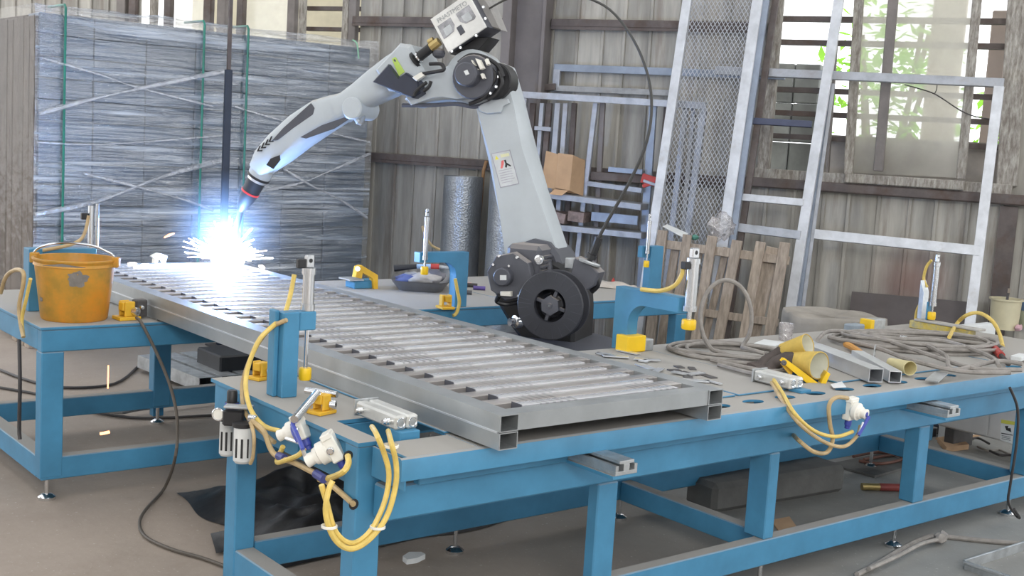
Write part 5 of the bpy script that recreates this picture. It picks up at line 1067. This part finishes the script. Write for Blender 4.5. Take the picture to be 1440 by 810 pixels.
MB().prism([Pb(x, y, bf) for x, y in ((1097, 507), (1100, 503), (1104, 504), (1154, 541), (1155, 553), (1150, 552))], FH*.012, .002).build('flap', YELB, fb)
MB().prism([Pb(x, y, bf-.002) for x, y in ((1150, 553), (1156, 552), (1168, 526), (1163, 523), (1157, 532))], FH*.05, .002).build('turned_end', YELB, fb); MB().lathe(Pb(1102, 510, bf-.0005), -FH, [(0, 0), (.011, 0), (.011, .006), (.005, .007), (0, .005)], 12).build('pivot_bolt', DSTEEL, fb)
MB().prism([Pb(x, y, bf+.03) for x, y in ((1098, 512), (1102, 508), (1116, 522), (1112, 530))], FH*.012, .002).build('rear_flap', YEL, fb)
# ---- offcuts, tubes, paper and tools on the near table
def tube_len(label, p, q, wd_, h_, grp='aluminium tubes on the near table'): one('aluminium_tube', MB().pipe(p, q, wd_, h_, .003), ALU, label, 'tube', grp)
tube_len('longer bare aluminium tube pointing at the gloves', Pz(1140, 492, .775), Pz(1232, 528, .772), .062, .055)
tube_len('shorter bare aluminium tube beside the longer one', Pz(1205, 500, .768), Pz(1259, 530, .766), .05, .046)
tube_len('thin aluminium flat tube behind the longer tube', Pz(1125, 478, .758), Pz(1215, 510, .758), .03, .025)
pl_ = T('punched_bracket', 'small grey punched bracket standing behind the aluminium tubes', 'bracket', Pz(1228, 516, .7435)); c = Pz(1228, 514, .7435); MB().cbox(c+V((0, 0, .045)), (.05, .004, .085), .5, .001).build('plate', GALV, pl_)
for z in (.04, .065): MB().cbox(c+V((-.001, -.0035, z)), (.010, .001, .012), .5).build('slot', BLACKP, pl_)
one('file_tool', MB().tube([Pz(1190, 484, .765), Pz(1203, 491, .765), Pz(1216, 500, .762)], lambda t: .016-.004*t, 10), mat('orange_handle', (.62, .30, .07), .5), 'orange tapered tool handle behind the aluminium tubes', 'tool')
a, b = Pz(1252, 509, .77), Pz(1280, 518, .775); one('paper_tube', MB().lathe(a, b-a, [(.018, 0), (.030, (b-a).length), (.028, (b-a).length), (.016, 0)], 18), mat('straw_paper', (.62, .55, .30), .8), 'straw coloured paper tube at the end of the aluminium tubes', 'paper')
one('steel_offcut', MB().bar(Pz(1310, 536, .75), Pz(1324, 524, .765), .05, .006), GALV, 'single tilted steel offcut near the right table edge', 'offcut')
for i in range(34):
    c = V((3.12+.46*random.random(), random.uniform(2.92, 3.62), .7435))
    one('steel_offcut', MB().cbox(c+V((0, 0, .0018+.0032*(i % 3))), (random.uniform(.04, .11), random.uniform(.016, .04), .004), random.uniform(0, 3)), ALU if i % 3 else DSTEEL, *(('small pale steel offcut scattered on the dusty table beside the panel', 'offcut', 'pale steel offcuts beside the panel') if i % 3 else ('small dark steel offcut scattered on the dusty table beside the panel', 'offcut', 'dark steel offcuts beside the panel')))
one('paper_sheet', MB().cbox(Pz(1082, 482, .7445), (.16, .10, .002), .4), PAPER, 'white paper sheet behind the gloves on the near table', 'paper'); one('paper_scrap', MB().prism([Pz(x, y, .7445) for x, y in ((1168, 541), (1184, 537), (1190, 545), (1172, 546))], (0, 0, .002)), PAPER, 'torn white paper scrap beside the yellow flap', 'paper')
dt = T('black_tool', 'black hand tool with a chrome end beside the yellow holder block', 'tool', Pz(1258, 472, .7435)); MB().tube([Pz(1240, 468, .765), Pz(1252, 467, .772), Pz(1264, 473, .762)], .016, 10).build('body', BLACKP, dt); MB().tube([Pz(1264, 473, .762), Pz(1274, 474, .76)], .010, 8).build('end', CHROME, dt)
one('clear_cup', MB().lathe(Pz(1104, 478, .7435), (0, 0, 1), [(0, 0), (.03, 0), (.036, .08), (.034, .08), (.028, .003), (0, .003)], 18), FILM2, 'small clear plastic cup behind the gloves', 'cup')
pn = T('red_connector', 'red and white connector at the right end of the cables', 'connector', Pz(1410, 498, .7435)); MB().tube([Pz(1398, 490, .765), Pz(1408, 500, .76)], .018, 10).build('plug', RED, pn); MB().tube([Pz(1408, 500, .76), Pz(1418, 512, .755)], .011, 8).build('cord', CABLED, pn)
one('white_strip', MB().cbox(Pz(1434, 506, .7435)+V((0, 0, .012)), (.12, .05, .022), .2, .003), PAPER, 'white block at the right edge of the near table', 'block')
# ---- things on the far table
tr = T('clutter_tray', 'shallow grey tray heaped with blue and white rags on the far table', 'tray', Pz(590, 405, zt)); c = Pz(592, 406, zt)
def pan(u, v):
    a = u*2*math.pi; r = (.0, .8, 1.0, 1.06)[round(v*3)]; h = (.004, .004, .045, .06)[round(v*3)]; ca, sa = math.cos(a), math.sin(a); ca = math.copysign(abs(ca)**.5, ca); sa = math.copysign(abs(sa)**.5, sa)
    q = RGT0*(ca*r*.155)+FH*(sa*r*.19); return c+q+V((0, 0, h))
mb = MB(); mb.grid(pan, 36, 3); mb.grid(lambda u, v: pan(u, v)-V((0, 0, .0035)), 36, 3); mb.build('pan', mat('tray_grey', (.20, .20, .21), .4, .3), tr)
for nm, (dx, dy, dz), sq, m_, r_ in (('blue_rag', (-.06, -.05, .04), (1.3, .8, .45), mat('blue_cloth', (.12, .17, .45), .8, bump=.3), .065), ('white_rag', (.03, -.04, .05), (1.5, .8, .5), mat('white_cloth', (.55, .53, .52), .85, bump=.3), .06), ('grey_rag', (.07, .06, .06), (1, 1, .6), mat('grey_cloth', (.22, .22, .25), .8), .065), ('white_rag', (-.03, .06, .05), (1.3, 1, .4), MATS['white_cloth'], .06)):
    one(nm, MB().ball(c+RGT0*dx+FH*dy+V((0, 0, dz+.012)), r_, 16, sq, .7), m_, {'blue_rag': 'crumpled blue rag in the grey tray', 'grey_rag': 'dark grey rag at the right side of the grey tray'}.get(nm, 'crumpled white rag in front in the grey tray' if dy < 0 else 'crumpled white rag at the back of the grey tray'), 'rag', angle=180)
a, b = c+RGT0*-.16+FH*.02+V((0, 0, .105)), c+RGT0*.16+FH*.02+V((0, 0, .125)); wt = T('welding_torch', 'hand welding torch with a red band lying across the grey tray', 'torch', c+V((0, 0, .1)))
MB().tube([a, a*.6+b*.4+V((0, 0, .012))], lambda t: .020-.006*t, 10).build('grip', BLACKP, wt); MB().tube([a*.6+b*.4+V((0, 0, .012)), a*.35+b*.65+V((0, 0, .012))], .014, 10).build('body', mat('pale_blue_pipe', (.35, .50, .68), .4), wt); MB().tube([a*.35+b*.65+V((0, 0, .012)), a*.2+b*.8+V((0, 0, .01))], .015, 10).build('red_band', RED, wt); MB().tube([a*.2+b*.8+V((0, 0, .01)), b], .010, 10).build('tip', GALV, wt)
for i, (x, y, m_, lb) in enumerate(((663, 401, CABLED, 'black pen like tool on the far table right of the clamp'), (674, 405, mat('purple_plastic', (.12, .08, .30), .5), 'purple bit beside the black pen like tool'), (655, 400, mat('pink_plastic', (.65, .30, .25), .6), 'pinkish bit at the tip of the black tool'), (655, 411, DSTEEL, 'dark lump of rag at the clamp foot'))):
    q = Pz(x, y, zt+.013); one('small_tool', MB().tube([q-RGT0*.035, q+RGT0*.035], .012, 8), m_, lb, 'tool')
def crump(label, x, y, w_, d_, cat='paper', m_=PAPER, h=.03):
    c = Pz(x, y, zt); k = random.random()*9
    return one('paper_heap', MB().grid(lambda u, v: c+RGT0*((u-.5)*w_)+FH*((v-.5)*d_)+V((0, 0, .003+h*max(0, .5+noise.noise(V((u*3+k, v*3, k))))*(1 if 0 < u < 1 and 0 < v < 1 else .1))), 12, 10), m_, label, cat, angle=80)
crump('rumpled pale paper on the far table right of the robot', 868, 404, .26, .20, m_=mat('pale_brown_paper', (.52, .47, .42), .85)); crump('white paper on the far table behind the wire spool', 838, 401, .16, .14)
one('small_bottle', MB().lathe(Pz(862, 401, zt), (0, 0, 1), [(0, 0), (.012, 0), (.012, .03), (.006, .036), (.006, .045), (0, .045)], 12), RED, 'tiny red capped bottle on the pale paper', 'bottle')
# ---- the orange bucket
c = Pz(110, 450, zt); c.y += .05; c.z = zt+.0005; rt = 56*(c-CAM).dot(FWD)/FPX; hB = Py(110, 362, c.y-rt*.0).z-zt
ob = T('orange_bucket', 'dirty orange plastic bucket with a wire handle on the far table', 'bucket', c); rb = rt*.80
MB().lathe(c, (0, 0, 1), [(0, .0), (rb*.96, .0), (rb, .008), (rt*.955, hB*.88), (rt*.99, hB*.885), (rt*.97, hB*.93), (rt*1.0, hB*.97), (rt*1.02, hB*.975), (rt*1.02, hB), (rt*.95, hB), (rb*.94, .012), (0, .012)], 48).build('pail', ORANGE, ob)
for s_ in (-1, 1): q = c+RGT0*(s_*rt*1.02)+V((0, 0, hB*.96)); MB().obox(q, RGT0*.016, FH*.018, V((0, 0, .022)), .004).build('ear', ORANGE, ob)
hp = [c+RGT0*(-rt*1.06)+V((0, 0, hB*.96))]+[c+RGT0*(rt*1.06*-math.cos(a))+V((0, 0, hB*.96+math.sin(a)*.075))-FH*(math.sin(a)*.03) for a in [math.pi*i/9 for i in range(1, 9)]]+[c+RGT0*(rt*1.06)+V((0, 0, hB*.96))]
MB().tube(hp, .0045, 8).build('handle', CHROME, ob)
def stain(an, z0, z1, wa, nm):
    n = 22; vs = []
    for i in range(n):
        a = 2*math.pi*i/n; r_ = 1+.7*noise.noise(V((math.cos(a)*2, math.sin(a)*2, an*7))); th = an+math.cos(a)*wa*r_; zz = (z0+z1)/2+math.sin(a)*(z1-z0)/2*r_; k = (rb+(rt*.955-rb)*zz/(hB*.88))+.0012
        vs.append(c+(-FH*math.cos(th)+RGT0*math.sin(th))*k+V((0, 0, zz)))
    MB().add(vs, [tuple(range(n))]).build(nm, CEMENT, ob, smooth=False)
stain(.42, hB*.60, hB*.84, .24, 'cement_stain'); stain(-.75, hB*.30, hB*.38, .10, 'cement_stain')
def ring(an, wa):
    vs = []
    for i in range(11):
        th = an-wa+2*wa*i/10; k = rt*1.0; vs.append(c+(FH*-math.cos(th)+RGT0*math.sin(th))*(k*.972+.0006)+V((0, 0, hB*.90))); 
    top = [p+V((0, 0, hB*.06*(1-abs(i-5)/6)))+(p-c-V((0, 0, hB*.9)))*.02 for i, p in enumerate(vs)]
    MB().add(vs+top, [(i, i+1, i+12, i+11) for i in range(10)]).build('cement_stain', CEMENT, ob)
ring(.05, .55)
# ================================================================== on the floor
def fl(pts, z=.011): return [Pz(x, y, z) for x, y in pts]
hose('floor_cable', [Pz(192, 447, .755), Py(200, 456, 4.90), Py(222, 500, 4.86), Py(240, 545, 4.80), Py(249, 590, 4.72), Py(247, 640, 4.62)]+fl([(232, 685), (206, 715)], .02)+fl([(196, 735), (205, 755), (240, 772), (285, 785), (318, 797)], .010), .0068, mat('brown_black_hose', (.10, .085, .07), .5), 'dark hose hanging from the bucket end of the far table down to the floor', 'hose')
hose('floor_cable', fl([(0, 520), (40, 535), (90, 545), (160, 540), (195, 515)]), .009, CABLED, 'dark cable on the floor under the far table, upper curve', 'cable')
hose('floor_cable', fl([(0, 545), (60, 556), (130, 578), (200, 588), (300, 584)], .010), .008, CABLED, 'dark cable on the floor under the far table, middle curve', 'cable')
hose('floor_cable', fl([(68, 552), (110, 568), (165, 580), (200, 575), (320, 560)], .032), .010, CABLE, 'brownish cable crossing the floor under the far table', 'cable')
hose('floor_cable', fl([(75, 655), (150, 648), (230, 640), (312, 628)]), .009, CABLED, 'thin dark cable along the lower rail of the far table', 'cable')
hose('floor_cable', [Px(27, 478, 1.54), Px(28, 540, 1.52), Px(27, 600, 1.52), Px(28, 618, 1.52)], .008, CABLED, 'dark cable hanging down at the left end of the far table', 'cable')
hose('floor_cable', fl([(1205, 808), (1235, 792), (1268, 772), (1300, 757), (1322, 754), (1380, 760), (1440, 765)], .011), .011, CABLE, 'grey brown cable winding across the floor at the bottom right', 'cable')
hose('floor_cable', fl([(1222, 800), (1262, 782), (1295, 765), (1322, 758)], .031), .009, CABLE, 'second grey brown strand knotted to the bottom right cable', 'cable')
one('cable_knot', MB().ball(Pz(1322, 756, .033), .032, 12, (1.3, .8, .8), .5), CABLE, 'knot in the cable on the floor at the bottom right', 'knot')
hose('hanging_cable', [Py(1420, 545, 2.60), Py(1431, 575, 2.595), Py(1430, 620, 2.60), Py(1421, 680, 2.62), Py(1418, 706, 2.64), Py(1428, 724, 2.66), Py(1434, 728, 2.62), Py(1426, 716, 2.6)], .006, CABLED, 'dark cable hanging over the front of the near table at the right', 'cable')
# galvanised profiles lying behind the far table legs
for i in range(5):
    a = Pz(205, 507, .07)+V((i*.14, 0, 0)); b = a+V((0, -1.3, 0)) if False else Pz(292, 540, .07)+V((i*.14, 0, 0)); d = b-a
    one('steel_channel', MB().pipe(a+V((0, 0, (i % 2)*.0)), b, .11, .08, .003), GALV, ['leftmost', 'second', 'middle', 'fourth', 'rightmost'][i]+' of the galvanised channels lying on the floor under the far table', 'channel', 'steel channels on the floor')
c = Pz(330, 545, 0); one('dark_crate', MB().cbox((c.x+.1, c.y+.15, .105), (.42, .34, .20), .0, .01), BLACKP, 'dark crate on the floor beyond the end of the near table', 'crate')
# black plastic heap, concrete block, scraps
BAG = mat('dusty_black_plastic', (.028, .027, .028), .42, var=.2, bump=.3, bscale=9, col2=(.10, .095, .09), c2amt=.35, c2scale=4)
def heap(u, v):
    x = 2.08+u*1.30; y = 3.80+v*1.0; e = min(u, 1-u, v, 1-v)*6; e = min(1, e); n = .5+.5*noise.noise(V((x*2.3, y*2.6, 3)))+.35*noise.noise(V((x*7, y*7, 8)))+.15*noise.noise(V((x*16, y*13, 1)))
    j = .06*noise.noise(V((x*3, y*3, 12))); return V((x+j, y+j, .004+max(0, n)*.15*e))
one('black_sheeting', MB().grid(heap, 60, 44), BAG, 'heap of crumpled black plastic sheeting on the floor under the frame', 'sheeting', angle=40)
one('black_offcut', MB().grid(lambda u, v: Pz(296+u*28+v*8, 750+v*28-u*6, .01+.05*u*(1-v)+.004), 6, 6), BAG, 'curled black plastic offcut beside the front left leg', 'sheeting')
CONC = mat('dark_concrete', (.115, .115, .11), .85, var=.15, bump=.2)
p0 = Pz(1003, 724, 0); p1 = Pz(1188, 692, 0); dv = (p1-p0); dn = V((-dv.y, dv.x, 0)).normalized()
one('concrete_block', MB().obox((p0+p1)/2+dn*.10+V((0, 0, .068)), dv/2, dn*.10, V((0, 0, .068)), .022), CONC, 'long dark concrete block on the floor behind the near table', 'block')
hd = T('red_tool', 'red handled tool with a brass collar on the floor under the near table', 'tool', Pz(1245, 686, 0)); a, b = Pz(1212, 684, .02), Pz(1276, 686, .02); d = b-a
MB().tube([a+d*.38, a+d*.9], .019, 12, False).build('handle', mat('dull_red', (.22, .045, .04), .55), hd); MB().tube([a, a+d*.38], .018, 12, False).build('brass_collar', BRASS, hd); MB().lathe(b, -d, [(0, 0), (.013, 0), (.013, .03), (0, .03)], 10).build('end_cap', DSTEEL, hd)
def litter(label, pts, m_, h=.012, nm='paper_scrap', cat='scrap', g=None): one(nm, MB().prism([Pz(x, y, .002) for x, y in pts], (0, 0, h), 0), m_, label, cat, g)
litter('pale crumpled scrap on the floor beside the corner leg loop', [(566, 789), (575, 783), (592, 783), (598, 786), (586, 792), (572, 794)], PAPER, .02)
litter('pale card scrap on the floor at the foot of the middle leg', [(1084, 733), (1110, 728), (1120, 742), (1095, 748)], CARD, .006); litter('grey card on the floor at the foot of the middle leg', [(1055, 731), (1068, 729), (1072, 740), (1058, 742)], PAPER, .005)
litter('brown cardboard scrap on the floor by the white machine', [(1318, 622), (1345, 618), (1362, 632), (1330, 636)], CARD, .03)
litter('flat dark board on the floor under the near table', [(1165, 655), (1240, 640), (1290, 655), (1230, 672)], CONC, .012, 'board', 'board')
for k, (x, y) in enumerate(((1322, 606), (1345, 612), (1375, 628), (1392, 634))): hose('wire_scrap', fl([(x, y), (x+14, y+6), (x+30, y+3+k), (x+46, y+12)], .012+.02*(k % 2)), .007, CABLED if k % 2 else CABLE, ['first', 'second', 'third', 'fourth'][k]+' from the left of the wire scraps in front of the white machine', 'wire', 'wire scraps by the white machine')
for pts, lb in (([(1200, 642), (1235, 636), (1270, 644), (1240, 652), (1208, 648)], 'thin brown cable loop on the flat board, left'), ([(1215, 646), (1260, 640), (1285, 650)], 'thin brown cable on the flat board, right')): hose('floor_cable', fl(pts, .024), .008, mat('reddish_cable', (.16, .07, .05), .6), lb, 'cable')
# open galvanised duct at the bottom right
q = Pz(1388, 812, 0); du = T('duct_piece', 'open galvanised duct piece standing on the floor at the bottom right', 'duct', (q.x+.25, q.y-.1, 0))
x0, x1 = q.x+.0, q.x+.75; y1 = q.y+.10; y0 = y1-.5; h = Py(1390, 778, y1).z
for a in ((x0, x0+.004, y0, y1), (x1-.004, x1, y0, y1), (x0+.0045, x1-.0045, y1-.004, y1), (x0+.0045, x1-.0045, y0, y0+.004)): MB().box(*a, .0005, h).build('side_panel', GALV, du)
for a in ((x0-.012, x0-.0005, y0, y1), (x0+.0045, x1, y1+.0005, y1+.012)): MB().box(*a, h-.012, h, .002).build('rim', GALV, du)
# ================================================================== the arc and its sparks
def emis(name, col, s_):
    mt = bpy.data.materials.new(name); mt.use_nodes = True; n = mt.node_tree.nodes; b = n['Principled BSDF']; b.inputs['Base Color'].default_value = (*col, 1); b.inputs['Emission Color'].default_value = (*col, 1); b.inputs['Emission Strength'].default_value = s_; return mt
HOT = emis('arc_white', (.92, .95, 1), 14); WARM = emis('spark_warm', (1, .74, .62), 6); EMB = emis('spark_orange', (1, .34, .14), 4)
aw = WELD+V((0, 0, .035)); arc = T('welding_arc', 'dazzling white welding arc throwing sparks at the torch tip', 'arc', aw)
MB().ball(aw, .078, 18, (1.15, 1.1, .85)).build('arc_core_glare', HOT, arc)  # core oversized so it also covers the glare round the arc
RU = RGT0; random.seed(21)
for i in range(190):  # dense short sparks also fill in the white glare
    a = random.uniform(-.25, math.pi+.25); d = (RU*math.cos(a)*1.0+V((0, 0, 1))*abs(math.sin(a))*.8+FH*random.uniform(-.8, .8)); d.z = max(d.z, .02); d.normalize()
    l = random.uniform(.06, .17) if i > 40 else random.uniform(.13, .26); r0 = random.uniform(.004, .0085); s0 = random.uniform(.0, .04); q0 = aw+d*s0; q1 = aw+d*l-V((0, 0, .10*l*l*4*max(0, d.z-.1)))
    MB().tube([q0, (q0+q1)/2+V((0, 0, .006)), q1], lambda t, r=r0: r*(1-.75*t), 5, sub=2).build('spark', HOT if i % 5 else WARM, arc)
for x, y, x1, y1, m_, k in ((362, 364, 384, 363, HOT, .006), (372, 377, 364, 374, WARM, .010), (231, 334, 245, 328, EMB, .006), (330, 350, 357, 337, HOT, .006), (276, 347, 268, 340, WARM, .006)):
    MB().tube([Py(x, y, WELD.y), Py((x+x1)/2, (y+y1)/2-.5, WELD.y), Py(x1, y1, WELD.y)], lambda t, k=k: k*(1-.5*abs(t*2-1)), 6).build('spark', m_, arc)
MB().tube([Pz(188, 374, ZB+.106), Pz(235, 374, ZB+.106), Pz(285, 373, ZB+.106)], lambda t: .004+.007*t, 8).build('arc_glint', HOT, arc)  # emissive strip imitates the arc's glint along the far tube
for x, y, lb, Yp in ((147, 609, 'glowing orange spatter falling below the left table rail', 4.86), (152, 530, 'faint red ember falling under the bucket table', 5.0)):
    p = Py(x, y, Yp); one('ember', MB().tube([p-RU*.018-V((0, 0, .004)), p, p+RU*.02+V((0, 0, .006))] if y > 600 else [p-V((0, 0, .05)), p, p+V((0, 0, .05))], .006 if y > 600 else .003, 8), EMB, lb, 'spark')
for k, (x, y) in enumerate(((186, 372), (204, 374), (222, 375), (246, 374), (268, 373))):  # emissive beads added for the same glint on the frame edge
    p = Pz(x, y, ZB+.1); one('glint_bead', MB().ball(p+V((0, 0, .006)), .012, 8, (2.2, 1, .55)), WARM if k == 0 else HOT, ['first', 'second', 'third', 'fourth', 'fifth'][k]+' glowing bead from the left imitating the arc glint on the far end of the frame', 'bead', 'arc glints on the far frame edge')
c = Pz(224, 371, ZB+.1); wc = T('end_stop', 'overlit hooked end stop at the far end of the frame, left of the arc', 'stop', (c.x, PY1+.03, 0)); ye = PY1+.02
MB().prism([Py(x, y, ye) for x, y in ((214, 361), (219, 358), (224, 356), (236, 360), (233, 372), (228, 372), (226, 365), (222, 366), (221, 372), (217, 372), (218, 364))], (0, .04, 0), .003).build('hook', WHITEPL, wc); p = Py(226, 372, ye+.02); MB().box(p.x-.03, p.x+.03, ye+.001, ye+.05, 0, p.z-.0, .003).build('stem', BLUEIN, wc)  # hook coloured white for its overexposure by the arc
al = bpy.data.lights.new('arc_light', 'POINT'); al.energy = 130; al.color = (.22, .46, 1); al.shadow_soft_size = .05
ao = bpy.data.objects.new('arc_light', al); C.objects.link(ao); ao.location = aw+V((-.02, -.02, .11))
# fume volume added to give the arc its halo of glow
fm = bpy.data.materials.new('glow_fume'); fm.use_nodes = True; n = fm.node_tree.nodes; n.clear(); o_ = n.new('ShaderNodeOutputMaterial'); vs_ = n.new('ShaderNodeVolumeScatter'); vs_.inputs['Color'].default_value = (.9, .93, 1, 1)
tc = n.new('ShaderNodeTexCoord'); gr = n.new('ShaderNodeVectorMath'); gr.operation = 'LENGTH'; mr = n.new('ShaderNodeMapRange'); mr.inputs['From Min'].default_value = .0; mr.inputs['From Max'].default_value = .36; mr.inputs['To Min'].default_value = .35; mr.inputs['To Max'].default_value = 0
l_ = fm.node_tree.links; l_.new(tc.outputs['Object'], gr.inputs[0]); l_.new(gr.outputs['Value'], mr.inputs['Value']); l_.new(mr.outputs['Result'], vs_.inputs['Density']); l_.new(vs_.outputs[0], o_.inputs['Volume'])
fu = MB().ball(aw+V((0, 0, .12)), .42, 20).build('glow_fume', fm, loc=aw+V((0, 0, .12))); tag(fu, 'thin bluish fume added for the glow round the arc', 'fume', kind='stuff')
# red oxide smear on the siding, part of the sheets' own colour
pc = Pw(1283, 398)-W(0, 0)
N = SIDING.node_tree.nodes; L = SIDING.node_tree.links; b = N['Principled BSDF']; src = b.inputs['Base Color'].links[0].from_socket
tc = N.new('ShaderNodeTexCoord'); sb = N.new('ShaderNodeVectorMath'); sb.operation = 'SUBTRACT'; sb.inputs[1].default_value = pc; L.new(tc.outputs['Object'], sb.inputs[0]); ln = N.new('ShaderNodeVectorMath'); ln.operation = 'LENGTH'; L.new(sb.outputs[0], ln.inputs[0])
r = N.new('ShaderNodeMapRange'); r.inputs['From Min'].default_value = .05; r.inputs['From Max'].default_value = .34; r.inputs['To Min'].default_value = .55; r.inputs['To Max'].default_value = 0; L.new(ln.outputs['Value'], r.inputs['Value'])
mx_ = N.new('ShaderNodeMix'); mx_.data_type = 'RGBA'; L.new(r.outputs['Result'], mx_.inputs['Factor']); L.new(src, mx_.inputs[6]); mx_.inputs[7].default_value = (.20, .06, .05, 1); L.new(mx_.outputs[2], b.inputs['Base Color'])
